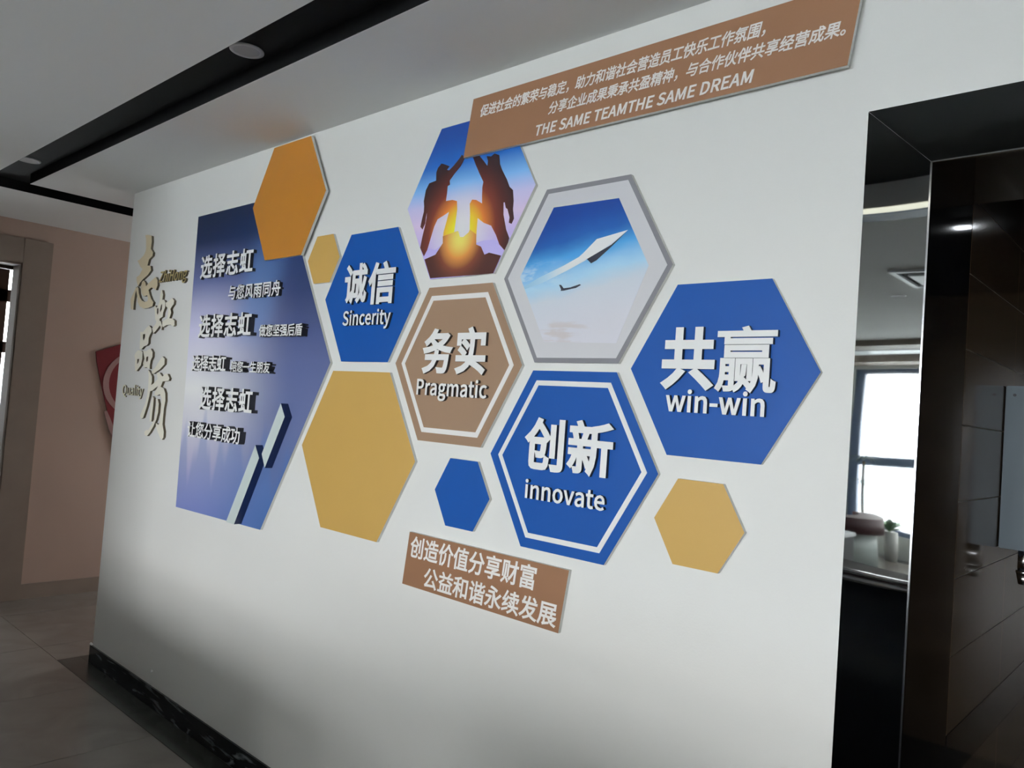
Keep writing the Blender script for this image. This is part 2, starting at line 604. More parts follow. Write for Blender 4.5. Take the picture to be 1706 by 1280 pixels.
for i in range(-4, 7):
    for j in range(1, 4):
        x0 = TX0 + i * 0.8
        y1 = TY0 - (j - 1) * 0.8
        a, b = max(x0, -6.45), min(x0 + 0.8, 0.6)
        if b - a > 0.05:
            put_tile(a, y1 - 0.8, b, y1)
for i in range(-4, 0):
    for j in range(0, 4):
        x0 = TX0 + i * 0.8
        y0 = TY0 + j * 0.8
        a, b = max(x0, -6.45), min(x0 + 0.8, -4.94)
        if b - a > 0.05:
            put_tile(a, y0, b, y0 + 0.8)
far = link('tile', boxes_mesh('tile_field', [(-6.45 + 0.8 * i + 0.0015, -6.45 + 0.8 * i + 0.7985, TY0 - 2.4 - 0.8 * j - 0.7985, TY0 - 2.4 - 0.8 * j - 0.0015, -0.01, 0.0)
                                            for i in range(13) for j in range(9)]), floor, ['floor_tile'])
far['kind'] = 'stuff'
far.name = 'distant_tile_field'
near = link('side_tile_field', boxes_mesh('tile_field', [(0.6 + 0.8 * i, 0.6 + 0.8 * i + 0.797, TY0 - 0.8 * j - 0.797, TY0 - 0.8 * j, -0.01, 0.0)
                                                         for i in range(5) for j in range(3)]), floor, ['floor_tile'])
near['kind'] = 'stuff'
bx = [-4.94, -3.94, -2.94, -1.94, -0.94, 0.06, 1.06, 2.06, 3.06]
for a, b in zip(bx[:-1], bx[1:]):
    box('border_stone', (a + 0.001, b - 0.001, TY0 + 0.001, -0.014 if a > -4.9 else -0.014, -0.01, 0.0005), 'border_stone', floor)
box('border_stone', (-4.94, -4.815, -0.013, 1.2, -0.01, 0.0005), 'border_stone', floor)
box('border_stone', (-4.94, -4.815, 1.202, 2.4, -0.01, 0.0005), 'border_stone', floor)

# skirting of the feature wall in four lengths, plus its end face; a raised round bead on top
sk = struct(link('baseboard_front', boxes_mesh('baseboard_front', [(WX0 - 0.012, -3.6, -0.013, 0.0, 0.0, 0.098)], 0.002), None, ['skirting']))
for a, b in ((-3.6, -2.3), (-2.3, -1.3), (-1.3, FO - 0.001)):
    box('skirting_length', (a + 0.001, b, -0.013, 0.0, 0.0, 0.098), 'skirting', sk, 0.002)
box('skirting_length', (WX0 - 0.013, WX0, 0.001, 0.36, 0.0, 0.098), 'skirting', sk, 0.002)
# broken plaster lip above the skirting corner
bm = bmesh.new()
bmesh.ops.create_icosphere(bm, subdivisions=3, radius=0.5)
for v in bm.verts:
    v.co *= 1 + 0.35 * math.sin(v.co.x * 17 + v.co.z * 11) * math.cos(v.co.y * 13)
    v.co.x *= 0.03
    v.co.y *= 0.012
    v.co.z *= 0.014
me = bpy.data.meshes.new('plaster_chip')
bm.to_mesh(me)
bm.free()
o = link('plaster_chip', me, sk, ['letter'])
o.location = (WX0 - 0.008, -0.006, 0.104)

bl = struct(box('baseboard_left', (-6.45, -6.437, 0.075, 4.2, 0.0, 0.11), 'frame_stone'))

# ------------------------------------------------------------------ left doorway with its casing
d1 = struct(box('door_1', [(-6.452, -6.425, -0.115, 0.075, 0.0, 2.62), (-6.452, -6.425, -1.36, -0.115, 2.435, 2.62), (-6.452, -6.425, -1.56, -1.36, 0.0, 2.62)], 'frame_stone', None, 0.003))
box('reveal_lining', [(-6.60, -6.451, -0.125, -0.1135, 0.0, 2.435), (-6.60, -6.451, -1.36, -0.125, 2.424, 2.434), (-6.60, -6.451, -1.36, -1.349, 0.0, 2.434)], 'reveal', d1)
box('inner_lining', [(-6.64, -6.60, -0.115, -0.09, 0.0, 2.45), (-6.64, -6.60, -1.38, -0.115, 2.40, 2.45)], 'wood_dark', d1)
# dark room behind it with a tall glazed screen
struct(box('wall_office', [(-9.2, -6.60, 1.9, 2.0, 0, 3.0), (-9.2, -6.60, -2.2, -2.1, 0, 3.0), (-9.2, -9.0, -2.1, -0.6, 0, 3.0), (-9.2, -9.0, 1.4, 1.9, 0, 3.0),
                           (-9.2, -9.0, -0.6, 1.4, 2.75, 3.0), (-9.2, -9.0, -0.6, 1.4, 0, 0.5)], 'black_paint'))
struct(box('ceiling_office', (-9.2, -6.6, -2.1, 1.9, 2.9, 3.0), 'black_paint'))
w3 = struct(box('window_3', [(-9.06, -9.0, -0.6, 1.4, 2.72, 2.75), (-9.06, -9.0, -0.6, 1.4, 0.5, 0.6), (-9.06, -9.0, -0.6, 1.4, 2.36, 2.48),
                             (-9.06, -9.0, -0.6, 1.4, 1.85, 1.96), (-9.06, -9.0, -0.6, 1.4, 1.02, 1.12),
                             (-9.06, -9.0, -0.6, -0.5, 0.5, 2.7), (-9.06, -9.0, 1.3, 1.4, 0.5, 2.7), (-9.06, -9.0, 0.80, 0.9, 0.5, 2.7), (-9.06, -9.0, 0.14, 0.458, 0.5, 2.75)], 'wood_dark'))
box('window_pane', (-9.035, -9.03, -0.5, 1.3, 0.6, 2.72), 'glass', w3)

# ------------------------------------------------------------------ windows of the room
def window(name, horiz, a0, a1, fixed, mull, parent_mat='window_frame'):
    """frame bars and panes; horiz True: runs along x at y=fixed, else along y at x=fixed"""
    def bb(u0, u1, z0, z1, d=0.05):
        return (u0, u1, fixed - d, fixed + d, z0, z1) if horiz else (fixed - d, fixed + d, u0, u1, z0, z1)
    fr = struct(link(name, boxes_mesh(name, [bb(a0, a1, 0.33, 0.40), bb(a0, a1, 2.53, 2.60), bb(a0, a0 + 0.13, 0.40, 2.53), bb(a1 - 0.07, a1, 0.40, 2.53)]), None, [parent_mat]))
    me = boxes_mesh('window_transom', [bb(a0 + 0.13, a1 - 0.07, 1.29, 1.42, 0.04)])
    link('window_transom', me, fr, [parent_mat])
    edges = [a0 + 0.13] + mull + [a1 - 0.07]
    for m_ in mull:
        link('window_mullion', boxes_mesh('window_mullion', [bb(m_ - 0.035, m_ + 0.035, 0.40, 1.29, 0.045), bb(m_ - 0.035, m_ + 0.035, 1.42, 2.53, 0.045)]), fr, [parent_mat])
    for u0, u1 in zip(edges[:-1], edges[1:]):
        for z0, z1 in ((0.40, 1.29), (1.42, 2.53)):
            link('window_pane', boxes_mesh('window_pane', [bb(u0 + 0.035, u1 - 0.035, z0, z1, 0.004)]), fr, ['glass'])
    return fr


window('window_1', True, -4.07, 3.0, -10.1, [-1.75, -0.2, 1.4])
window('added_window_2', False, -9.2, -8.0, 4.6, [])  # unseen side window added to bring more daylight onto the feature wall
# dropped strips of the ceiling before the rear window
struct(box('trim_4', (-6.45, 4.5, -8.05, -7.55, CEIL - 0.07, CEIL), 'frame_stone'))
struct(box('trim_5', (-6.45, 4.5, -8.75, -8.35, CEIL - 0.05, CEIL), 'white_top'))
struct(box('trim_6', (-6.45, 4.5, -9.99, -9.4, CEIL - 0.10, CEIL), 'frame_stone'))

# outside: hazy low land far below and far hills
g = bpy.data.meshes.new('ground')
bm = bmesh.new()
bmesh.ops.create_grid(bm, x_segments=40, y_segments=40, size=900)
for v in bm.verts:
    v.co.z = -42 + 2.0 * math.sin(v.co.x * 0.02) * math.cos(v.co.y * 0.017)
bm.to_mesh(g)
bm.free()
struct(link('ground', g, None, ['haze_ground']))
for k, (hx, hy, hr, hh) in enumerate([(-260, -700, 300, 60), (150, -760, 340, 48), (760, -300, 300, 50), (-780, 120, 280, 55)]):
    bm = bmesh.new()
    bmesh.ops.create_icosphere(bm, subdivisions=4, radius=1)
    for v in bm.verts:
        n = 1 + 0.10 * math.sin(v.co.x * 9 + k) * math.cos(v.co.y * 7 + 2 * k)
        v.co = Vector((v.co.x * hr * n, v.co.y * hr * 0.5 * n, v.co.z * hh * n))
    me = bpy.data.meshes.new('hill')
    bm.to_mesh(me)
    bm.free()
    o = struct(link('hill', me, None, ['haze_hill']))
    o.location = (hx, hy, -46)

# ------------------------------------------------------------------ right doorway: mirror-steel surround, black jambs, tiled room
d2 = struct(box('door_2', [(JX - 0.004, JX, -0.009, 0.36, 0.0, OH), (JX, JX1, 0.0, 0.36, OH, OH + 0.004), (JX1, JX1 + 0.004, -0.009, 0.36, 0.0, OH)], 'gloss_black'))


def frame_piece(name, poly):
    me = stand_up(outline_mesh([poly], 0.009))
    o = link(name, me, d2, ['mirror', 'chrome'])
    o.location = (0, -0.0005, 0)
    return o


g_ = 0.0008
frame_piece('frame_left', [(FO, 0.0), (JX, 0.0), (JX, OH - g_), (FO, FT - g_)])
frame_piece('frame_top', [(FO, FT + g_ * 0), (JX, OH), (JX1, OH), (JX1 + FRW, FT)])
frame_piece('frame_right', [(JX1, 0.0), (JX1 + FRW, 0.0), (JX1 + FRW, FT - g_), (JX1, OH - g_)])
box('edge_strip', [(JX - 0.0025, JX + 0.0012, -0.0115, -0.0095, 0.0, OH), (JX - 0.0025, JX1, -0.0115, -0.0095, OH - 0.001, OH + 0.002)], 'chrome', d2)
# tiled side wall inside (rows of 0.188 m), dark band, rest of the small room
wl = struct(box('wall_inner_left', (JX - 0.10, JX - 0.0018, 0.362, 3.0, 0.0, 2.449), 'tile_joint'))
rows = []
z = 0.912
while z < 2.44:
    rows.append((z, min(z + 0.1885, 2.449)))
    z += 0.1885
z = 0.788
while z > 0.05:
    rows.append((max(0.0, z - 0.1885), z))
    z -= 0.1885
tm = {}
for z0, z1 in rows:
    y = 0.364
    while y < 2.4:
        h = round(z1 - z0, 3)
        if h < 0.03:
            break
        if h not in tm:
            me = boxes_mesh('wall_tile', [(-0.0016, 0.0, 0.0012, 0.5978, 0.0012, h - 0.0012)])
            me.materials.append(M['brown_tile'])
            tm[h] = me
        o = bpy.data.objects.new('wall_tile', tm[h])
        COL.objects.link(o)
        o.location = (JX, y, z0)
        o.parent = wl
        y += 0.6
for y0 in (0.364, 1.566):
    box('band_tile', (JX - 0.0016, JX + 0.0005, y0, y0 + 1.2, 0.789, 0.911), 'gloss_black', wl)
struct(box('wall_inner_back', (JX - 0.1, 2.2, 3.0, 3.1, 0, 2.6), 'brown_tile'))
struct(box('wall_inner_right', (2.1, 2.2, 0.36, 3.0, 0, 2.6), 'brown_tile'))
struct(box('ceiling_inner', (JX - 0.1, 2.2, 0.36, 3.1, 2.45, 2.55), 'black_paint'))
struct(box('floor_inner', (JX - 0.1, 2.2, -0.013, 3.1, -0.11, -0.001), 'border_stone'))

lamp = empty('ceiling_lamp', (-0.22, 1.397, 2.435), 'small bright lamp inside the dark tiled room, seen as a glint on the black jamb', 'lamp')
box('lamp_housing', (-0.026, 0.026, -0.022, 0.022, -0.012, 0.012), 'chrome', lamp, 0.003)
box('lamp_panel', (-0.022, 0.022, -0.018, 0.018, -0.016, -0.0125), 'led', lamp)

# wall box with chrome outlet
wb = empty('wall_cabinet', (-0.479, 0.837, 1.33), 'pale grey metal box fixed to the brown tiled wall inside the black doorway', 'box')
box('body', (0.0015, 0.072, 0.004, 0.20, 0.0, 0.47), 'box_metal', wb, 0.003)
box('front_panel', (0.002, 0.072, 0.0, 0.0035, 0.002, 0.468), 'box_metal', wb, 0.001)


def cyl(name, p, r, h, m, parent, axis='Z', seg=24, r2=None):
    bm = bmesh.new()
    bmesh.ops.create_cone(bm, cap_ends=True, segments=seg, radius1=r, radius2=r if r2 is None else r2, depth=h)
    me = bpy.data.meshes.new(name)
    bm.to_mesh(me)
    bm.free()
    for q in me.polygons:
        q.use_smooth = len(q.vertices) == 4
    if axis == 'Y':
        me.transform(Matrix.Rotation(math.pi / 2, 4, 'X'))
    me.transform(Matrix.Translation(p))
    return link(name, me, parent, [m])


for xx in (0.0245,):
    cyl('lock', (xx, -0.001, 0.443), 0.0042, 0.003, 'dark_hole', wb, 'Y', 16)
cyl('outlet_pipe', (0.062, 0.03, -0.03), 0.016, 0.06, 'chrome', wb)
cyl('outlet_collar', (0.062, 0.03, -0.062), 0.02, 0.008, 'chrome', wb)
cyl('outlet_nozzle', (0.062, 0.03, -0.082), 0.013, 0.03, 'chrome', wb, r2=0.018)

# ------------------------------------------------------------------ ceiling lights
def downlight(x, y, z, label, group=None):
    t = empty('ceiling_light', (x, y, z), label, 'light', group)
    bm = bmesh.new()
    N = 40
    prof = [(0.058, 0.0), (0.058, -0.004), (0.046, -0.006), (0.043, -0.002), (0.043, 0.0)]
    ring = [[bm.verts.new((r * math.cos(2 * math.pi * k / N), r * math.sin(2 * math.pi * k / N), h)) for r, h in prof] for k in range(N)]
    for k in range(N):
        for i in range(len(prof) - 1):
            bm.faces.new((ring[k][i], ring[k][i + 1], ring[(k + 1) % N][i + 1], ring[(k + 1) % N][i]))
    me = bpy.data.meshes.new('bezel')
    bm.to_mesh(me)
    bm.free()
    bmn = me
    for q in bmn.polygons:
        q.use_smooth = True
    link('bezel', me, t, ['lamp_ring'])
    cyl('diffuser', (0, 0, -0.002), 0.0432, 0.003, 'lamp_face', t, seg=40)
    return t


downlight(-2.548, -0.518, CEIL + 0.0599, 'round unlit downlight in the black ceiling slot, the nearer of the two')
downlight(-4.880, -0.538, CEIL + 0.0599, 'round unlit downlight in the black ceiling slot, the farther one near the corridor')
downlight(-1.93, -4.66, CEIL - 0.0001, 'round downlight in the pale ceiling behind the camera, reflected in the mirror door surround')
av = empty('air_vent', (-1.40, -3.95, CEIL), 'white square ceiling air vent seen reflected in the mirror door surround', 'vent')
box('vent_frame', [(-0.3, 0.3, -0.3, -0.26, -0.02, 0), (-0.3, 0.3, 0.26, 0.3, -0.02, 0), (-0.3, -0.26, -0.26, 0.26, -0.02, 0), (0.26, 0.3, -0.26, 0.26, -0.02, 0)], 'white_top', av)
box('vent_panel', (-0.2, 0.2, -0.2, 0.2, -0.03, -0.012), 'white_top', av, 0.004)
box('cavity', (-0.259, 0.259, -0.259, 0.259, -0.006, -0.001), 'black_paint', av)
cv = tag(box('cove_light', (DX0, DX1, -2.20, -2.122, CEIL - 0.006, CEIL - 0.0005), 'cove'), 'thin pale yellow light strip along the far edge of the black ceiling recess', 'light')

# ------------------------------------------------------------------ glyphs
# outlines of the latin letters used on the signs: advance, then closed loops of points in thousandths
LATIN = {'-': [316, [[275, 223, 275, 287, 42, 287, 42, 223]]], 'A': [554, [[397, 204, 461, 0, 550, 0, 323, 667, 229, 667, 4, 0, 88, 0, 153, 204], [376, 270, 174, 270, 207, 373, 230, 448, 252, 522, 273, 599, 277, 599, 298, 523, 321, 448, 344, 373]]], 'D': [626, [[262, 0, 432, 40, 537, 155, 573, 336, 537, 517, 431, 629, 259, 667, 92, 667, 92, 0], [251, 69, 176, 69, 176, 599, 251, 599, 382, 568, 460, 479, 486, 336, 460, 192, 382, 101]]], 'E': [536, [[486, 0, 486, 72, 176, 72, 176, 315, 429, 315, 429, 387, 176, 387, 176, 596, 476, 596, 476, 667, 92, 667, 92, 0]]], 'H': [663, [[487, 315, 487, 0, 572, 0, 572, 667, 487, 667, 487, 388, 176, 388, 176, 667, 92, 667, 92, 0, 176, 0, 176, 315]]], 'M': [739, [[340, 67, 397, 67, 523, 414, 576, 566, 580, 566, 575, 502, 571, 433, 569, 370, 569, 0, 647, 0, 647, 667, 546, 667, 419, 310, 404, 264, 389, 218, 372, 171, 369, 171, 353, 218, 337, 264, 320, 310, 193, 667, 92, 667, 92, 0, 168, 0, 168, 370, 166, 433, 162, 502, 157, 566, 160, 566, 214, 414]]], 'P': [576, [[176, 0, 176, 266, 286, 266, 415, 288, 500, 356, 532, 472, 500, 587, 413, 649, 282, 667, 92, 667, 92, 0], [275, 334, 176, 334, 176, 599, 271, 599, 369, 588, 428, 548, 448, 472, 429, 393, 372, 349]]], 'Q': [675, [[580, -166, 612, -160, 637, -152, 621, -87, 602, -92, 578, -96, 551, -97, 483, -87, 427, -58, 387, -8, 511, 49, 593, 167, 623, 336, 586, 520, 486, 638, 338, 679, 189, 638, 89, 520, 53, 336, 84, 164, 169, 46, 297, -9, 350, -91, 432, -147, 542, -168], [338, 58, 233, 92, 164, 188, 139, 336, 164, 480, 233, 573, 338, 605, 443, 573, 511, 480, 536, 336, 511, 188, 443, 92]]], 'R': [578, [[296, 283, 458, 0, 553, 0, 383, 292, 462, 328, 515, 390, 533, 481, 503, 591, 421, 650, 300, 667, 92, 667, 92, 0, 176, 0, 176, 283], [288, 350, 176, 350, 176, 599, 288, 599, 376, 588, 431, 550, 450, 481, 431, 408, 376, 365]]], 'S': [543, [[277, -12, 397, 14, 476, 81, 503, 178, 485, 260, 436, 317, 366, 356, 271, 397, 219, 421, 177, 456, 160, 509, 176, 560, 219, 594, 285, 605, 343, 598, 393, 577, 437, 543, 481, 597, 427, 640, 361, 669, 285, 679, 177, 656, 102, 594, 75, 503, 96, 421, 148, 366, 210, 331, 306, 289, 363, 261, 403, 226, 418, 170, 401, 113, 353, 76, 278, 62, 210, 72, 147, 101, 94, 145, 44, 86, 109, 34, 187, 0]]], 'T': [545, [[315, 0, 315, 596, 517, 596, 517, 667, 28, 667, 28, 596, 230, 596, 230, 0]]], 'Z': [549, [[46, 51, 46, 0, 506, 0, 506, 72, 149, 72, 502, 617, 502, 667, 77, 667, 77, 596, 398, 596]]], 'a': [513, [[123, 5, 198, -12, 257, -2, 311, 23, 361, 59, 364, 59, 371, 0, 440, 0, 440, 304, 422, 411, 367, 482, 269, 507, 193, 497, 127, 472, 75, 442, 107, 385, 150, 411, 200, 430, 255, 438, 317, 420, 348, 374, 357, 313, 185, 279, 86, 219, 54, 128, 73, 52], [267, 63, 221, 56, 177, 63, 146, 88, 134, 134, 155, 190, 225, 231, 357, 258, 357, 120, 311, 84]]], 'c': [464, [[336, -4, 391, 17, 439, 50, 402, 107, 369, 82, 329, 64, 286, 57, 206, 81, 152, 147, 133, 247, 153, 347, 208, 413, 289, 437, 325, 432, 357, 417, 387, 394, 429, 449, 390, 478, 343, 499, 285, 507, 167, 476, 81, 387, 47, 247, 78, 107, 160, 19, 279, -12]]], 'e': [504, [[346, -5, 400, 13, 446, 38, 417, 94, 379, 73, 338, 59, 293, 55, 210, 76, 153, 136, 129, 228, 462, 228, 464, 241, 466, 257, 466, 275, 443, 398, 376, 478, 269, 507, 161, 475, 80, 386, 47, 247, 79, 107, 164, 19, 284, -12], [393, 287, 128, 287, 154, 370, 205, 423, 270, 441, 337, 423, 379, 371]]], 'g': [513, [[250, -228, 383, -204, 470, -142, 501, -56, 481, 10, 424, 49, 329, 61, 231, 61, 179, 68, 152, 87, 145, 115, 149, 139, 160, 158, 177, 174, 200, 165, 225, 159, 249, 157, 342, 178, 406, 237, 431, 329, 425, 369, 411, 404, 391, 431, 492, 431, 492, 494, 320, 494, 300, 501, 276, 505, 249, 507, 157, 485, 90, 424, 65, 330, 74, 275, 98, 230, 129, 198, 129, 194, 103, 171, 83, 140, 75, 102, 81, 67, 96, 40, 119, 21, 119, 16, 80, -16, 55, -54, 46, -96, 73, -167, 144, -212], [262, -170, 185, -160, 136, -130, 119, -84, 124, -55, 141, -27, 169, 0, 192, -4, 213, -7, 233, -7, 319, -7, 374, -13, 407, -33, 419, -70, 399, -119, 345, -156], [249, 213, 197, 227, 159, 268, 145, 330, 159, 393, 197, 432, 249, 446, 303, 432, 341, 393, 355, 330, 340, 268, 302, 227]]], 'h': [553, [[396, 302, 396, 0, 479, 0, 479, 313, 463, 419, 413, 485, 328, 507, 265, 496, 212, 466, 164, 424, 168, 526, 168, 725, 84, 725, 84, 0, 168, 0, 168, 359, 213, 401, 256, 426, 302, 434, 356, 421, 386, 378]]], 'i': [250, [[97, 603, 126, 596, 155, 603, 174, 622, 181, 652, 174, 680, 155, 699, 126, 706, 97, 699, 78, 680, 71, 652, 78, 622], [168, 0, 168, 494, 84, 494, 84, 0]]], 'l': [259, [[191, -11, 207, -8, 219, -5, 208, 59, 200, 58, 195, 57, 190, 57, 179, 61, 171, 72, 168, 93, 168, 725, 84, 725, 84, 98, 93, 39, 121, 1, 171, -12]]], 'm': [843, [[683, 302, 683, 0, 766, 0, 766, 313, 749, 419, 700, 485, 616, 507, 558, 495, 504, 462, 452, 412, 425, 463, 381, 495, 316, 507, 259, 496, 208, 465, 162, 422, 160, 422, 152, 494, 84, 494, 84, 0, 168, 0, 168, 359, 211, 401, 253, 426, 291, 434, 343, 421, 373, 378, 383, 302, 383, 0, 466, 0, 466, 359, 511, 401, 552, 426, 591, 434, 643, 421, 673, 378]]], 'n': [555, [[396, 302, 396, 0, 479, 0, 479, 313, 463, 419, 413, 485, 328, 507, 265, 496, 211, 465, 162, 422, 160, 422, 152, 494, 84, 494, 84, 0, 168, 0, 168, 359, 213, 401, 256, 426, 302, 434, 356, 421, 386, 378]]], 'o': [552, [[163, 19, 276, -12, 389, 19, 472, 107, 504, 247, 472, 387, 389, 476, 276, 507, 163, 476, 80, 387, 47, 247, 80, 107], [276, 57, 201, 81, 151, 147, 133, 247, 151, 347, 201, 413, 276, 437, 351, 413, 401, 347, 420, 247, 401, 147, 351, 81]]], 'r': [353, [[168, 0, 168, 318, 205, 385, 248, 421, 291, 432, 309, 432, 324, 429, 340, 424, 355, 496, 339, 503, 322, 506, 302, 507, 249, 494, 202, 459, 162, 404, 160, 404, 152, 494, 84, 494, 84, 0]]], 't': [343, [[270, -9, 301, -2, 330, 6, 314, 69, 296, 62, 277, 57, 258, 56, 212, 67, 188, 99, 181, 150, 181, 427, 316, 427, 316, 494, 181, 494, 181, 634, 112, 634, 103, 494, 25, 490, 25, 427, 98, 427, 98, 153, 111, 66, 156, 9, 239, -12]]], 'u': [553, [[143, 10, 229, -12, 290, -1, 344, 30, 391, 77, 394, 77, 401, 0, 470, 0, 470, 494, 387, 494, 387, 144, 342, 96, 300, 69, 253, 60, 200, 74, 170, 116, 160, 191, 160, 494, 76, 494, 76, 181, 93, 75]]], 'v': [474, [[190, 0, 288, 0, 462, 494, 381, 494, 287, 213, 272, 164, 256, 115, 241, 67, 237, 67, 222, 115, 207, 164, 191, 213, 98, 494, 12, 494]]], 'w': [730, [[472, 0, 573, 0, 706, 494, 626, 494, 554, 208, 544, 162, 534, 116, 524, 71, 520, 71, 508, 116, 497, 162, 485, 208, 408, 494, 327, 494, 249, 208, 238, 162, 227, 116, 217, 71, 212, 71, 202, 116, 193, 162, 183, 208, 109, 494, 25, 494, 162, 0, 259, 0, 329, 265, 341, 312, 352, 360, 362, 409, 367, 409, 378, 360, 389, 313, 401, 267]]], 'y': [474, [[51, -208, 70, -212, 92, -213, 176, -190, 235, -129, 277, -42, 462, 494, 381, 494, 292, 220, 279, 174, 265, 127, 252, 80, 248, 80, 231, 127, 214, 175, 198, 220, 98, 494, 12, 494, 210, -1, 199, -38, 174, -93, 137, -131, 88, -145, 75, -143, 61, -140, 50, -137, 34, -203]]]}


def latin(ch):
    adv, parts = LATIN[ch]
    return adv / 1000.0, [[(v[i] / 1000.0, v[i + 1] / 1000.0) for i in range(0, len(v), 2)] for v in parts]


CACHE = {}


def glyph(ch, bold):
    """(advance, flat mesh 0..1 deep) of one character in em units"""
    key = (ch, bold)
    if key in CACHE:
        return CACHE[key]
    if ch in LATIN:
        adv, loops = latin(ch)
    else:
        adv, loops = 1.0, font_loops(ch)
    me = outline_mesh(loops, 1.0, bold, True)
    CACHE[key] = (adv, me)
    return CACHE[key]


def bounds(me):
    xs = [v.co.x for v in me.vertices]
    ys = [v.co.y for v in me.vertices]
    return min(xs), max(xs), min(ys), max(ys)


def glyph_part(name, ch, bold, A, depth, y_back, parent, front, side):
    """A: 2x3 affine from em units to wall x, z"""
    me = glyph(ch, bold)[1].copy()
    for v in me.vertices:
        x, y, d = v.co
        v.co = (A[0][0] * x + A[0][1] * y + A[0][2] - parent.location.x, A[1][0] * x + A[1][1] * y + A[1][2] - parent.location.z, d * depth)
    stand_up(me)
    o = link(name, me, parent, [front, side])
    o.location = (0, -y_back - parent.location.y, 0)
    return o


def ink_glyph(ch, bold, ink, *a, name='character'):
    x0, x1, z0, z1 = ink
    bx0, bx1, by0, by1 = bounds(glyph(ch, bold)[1])
    sx, sz = (x1 - x0) / (bx1 - bx0), (z1 - z0) / (by1 - by0)
    return glyph_part(name, ch, bold, ((sx, 0, x0 - bx0 * sx), (0, sz, z0 - by0 * sz)), *a)


def word(txt, bold, ink, *a, track=0.0, name='letter', shear=0.0):
    """latin word fitted to an ink box, one part per letter"""
    x = 0
    pos = []
    X0 = Y0 = 1e9
    X1 = Y1 = -1e9
    for ch in txt:
        if ch == ' ':
            x += 0.22 * 2.6 / 2.6
            continue
        adv, me = glyph(ch, bold)
        b = bounds(me)
        X0, X1, Y0, Y1 = min(X0, x + b[0]), max(X1, x + b[1]), min(Y0, b[2]), max(Y1, b[3])
        pos.append((ch, x))
        x += adv + track
    x0, x1, z0, z1 = ink
    sx, sz = (x1 - x0) / (X1 - X0), (z1 - z0) / (Y1 - Y0)
    out = []
    for ch, px in pos:
        out.append(glyph_part(name, ch, bold, ((sx, shear * sz, x0 + (px - X0) * sx), (0, sz, z0 - Y0 * sz)), *a))
    return out


# ------------------------------------------------------------------ hexagon signs
HEX = {'orange': (-3.0428, 2.4713, 0.2945), 'smallgold': (-2.7466, 2.1885, 0.1142), 'sinc': (-2.4188, 2.0192, 0.2901), 'people': (-1.9184, 2.3307, 0.3097), 'prag': (-1.9188, 1.7646, 0.3088), 'plane': (-1.406, 2.0409, 0.3084), 'innov': (-1.4087, 1.4823, 0.3085), 'win': (-0.949, 1.7601, 0.2597), 'gold': (-2.4339, 1.4219, 0.3565), 'smallblue': (-1.8359, 1.3387, 0.1293), 'goldr': (-0.977, 1.3675, 0.1269)}
INK = {'诚': (-2.567, -2.4227, 1.9895, 2.1488), '信': (-2.4157, -2.2538, 1.9838, 2.1456), 'Sincerity': (-2.5615, -2.264, 1.8909, 1.9673), '务': (-2.0709, -1.9164, 1.7286, 1.8861), '实': (-1.9035, -1.7592, 1.7292, 1.8889), 'Pragmatic': (-2.0868, -1.7439, 1.6373, 1.714), '创': (-1.5681, -1.4145, 1.4507, 1.6089), '新': (-1.4023, -1.2423, 1.4512, 1.6099), 'innovate': (-1.5517, -1.2577, 1.3624, 1.421), '共': (-1.1067, -0.9516, 1.7061, 1.8699), '赢': (-0.9497, -0.7901, 1.7044, 1.87), 'win-win': (-1.0861, -0.8138, 1.6493, 1.7087)}
T = 0.012


def hex_sign(key, name, label, face, group=None, y_back=0.0005, depth=T, cat='hexagon'):
    cx, cz, r = HEX[key]
    t = empty(name, (cx, 0, cz), label, cat, group)
    flat_part('panel', [hexagon(r)], y_back, depth - 0.0005, face, 'foam', t)
    return t, r


GH = 'hexagon panels on the feature wall'
t, r = hex_sign('orange', 'hexagon_plaque', 'large ochre orange hexagon touching the ceiling, overlapping the dark blue panel', 'ochre', GH, 0.0135, 0.0125)
for xx, zz in ((0.16, 0.12), (0.18, -0.05), (-0.12, 0.21)):
    cyl('spacer', (xx, -0.007, zz), 0.012, 0.0135, 'foam', t, 'Y', 12)
hex_sign('smallgold', 'hexagon_plaque', 'small plain gold hexagon between the orange hexagon and the first blue one', 'gold', GH)
hex_sign('gold', 'hexagon_plaque', 'largest plain gold hexagon, right of the dark blue panel', 'gold', GH)
hex_sign('goldr', 'hexagon_plaque', 'plain gold hexagon at lower right of the wall, below the win-win sign', 'gold', GH)
hex_sign('smallblue', 'hexagon_plaque', 'small plain blue hexagon above the lower brown banner', 'blue', GH)

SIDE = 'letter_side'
LD = 0.011
t, r = hex_sign('sinc', 'hexagon_sign', 'blue hexagon sign with raised white characters and the word Sincerity', 'blue', GH)
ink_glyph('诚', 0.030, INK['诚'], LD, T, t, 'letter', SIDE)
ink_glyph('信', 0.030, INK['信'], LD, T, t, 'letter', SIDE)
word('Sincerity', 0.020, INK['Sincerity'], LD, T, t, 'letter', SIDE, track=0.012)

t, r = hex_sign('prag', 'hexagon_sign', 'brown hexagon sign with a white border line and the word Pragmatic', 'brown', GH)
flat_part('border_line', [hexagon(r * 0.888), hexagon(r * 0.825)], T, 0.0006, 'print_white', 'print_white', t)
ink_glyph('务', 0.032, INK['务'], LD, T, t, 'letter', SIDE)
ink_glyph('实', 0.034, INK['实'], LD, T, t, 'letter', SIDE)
word('Pragmatic', 0.020, INK['Pragmatic'], LD, T, t, 'letter', SIDE, track=0.012)

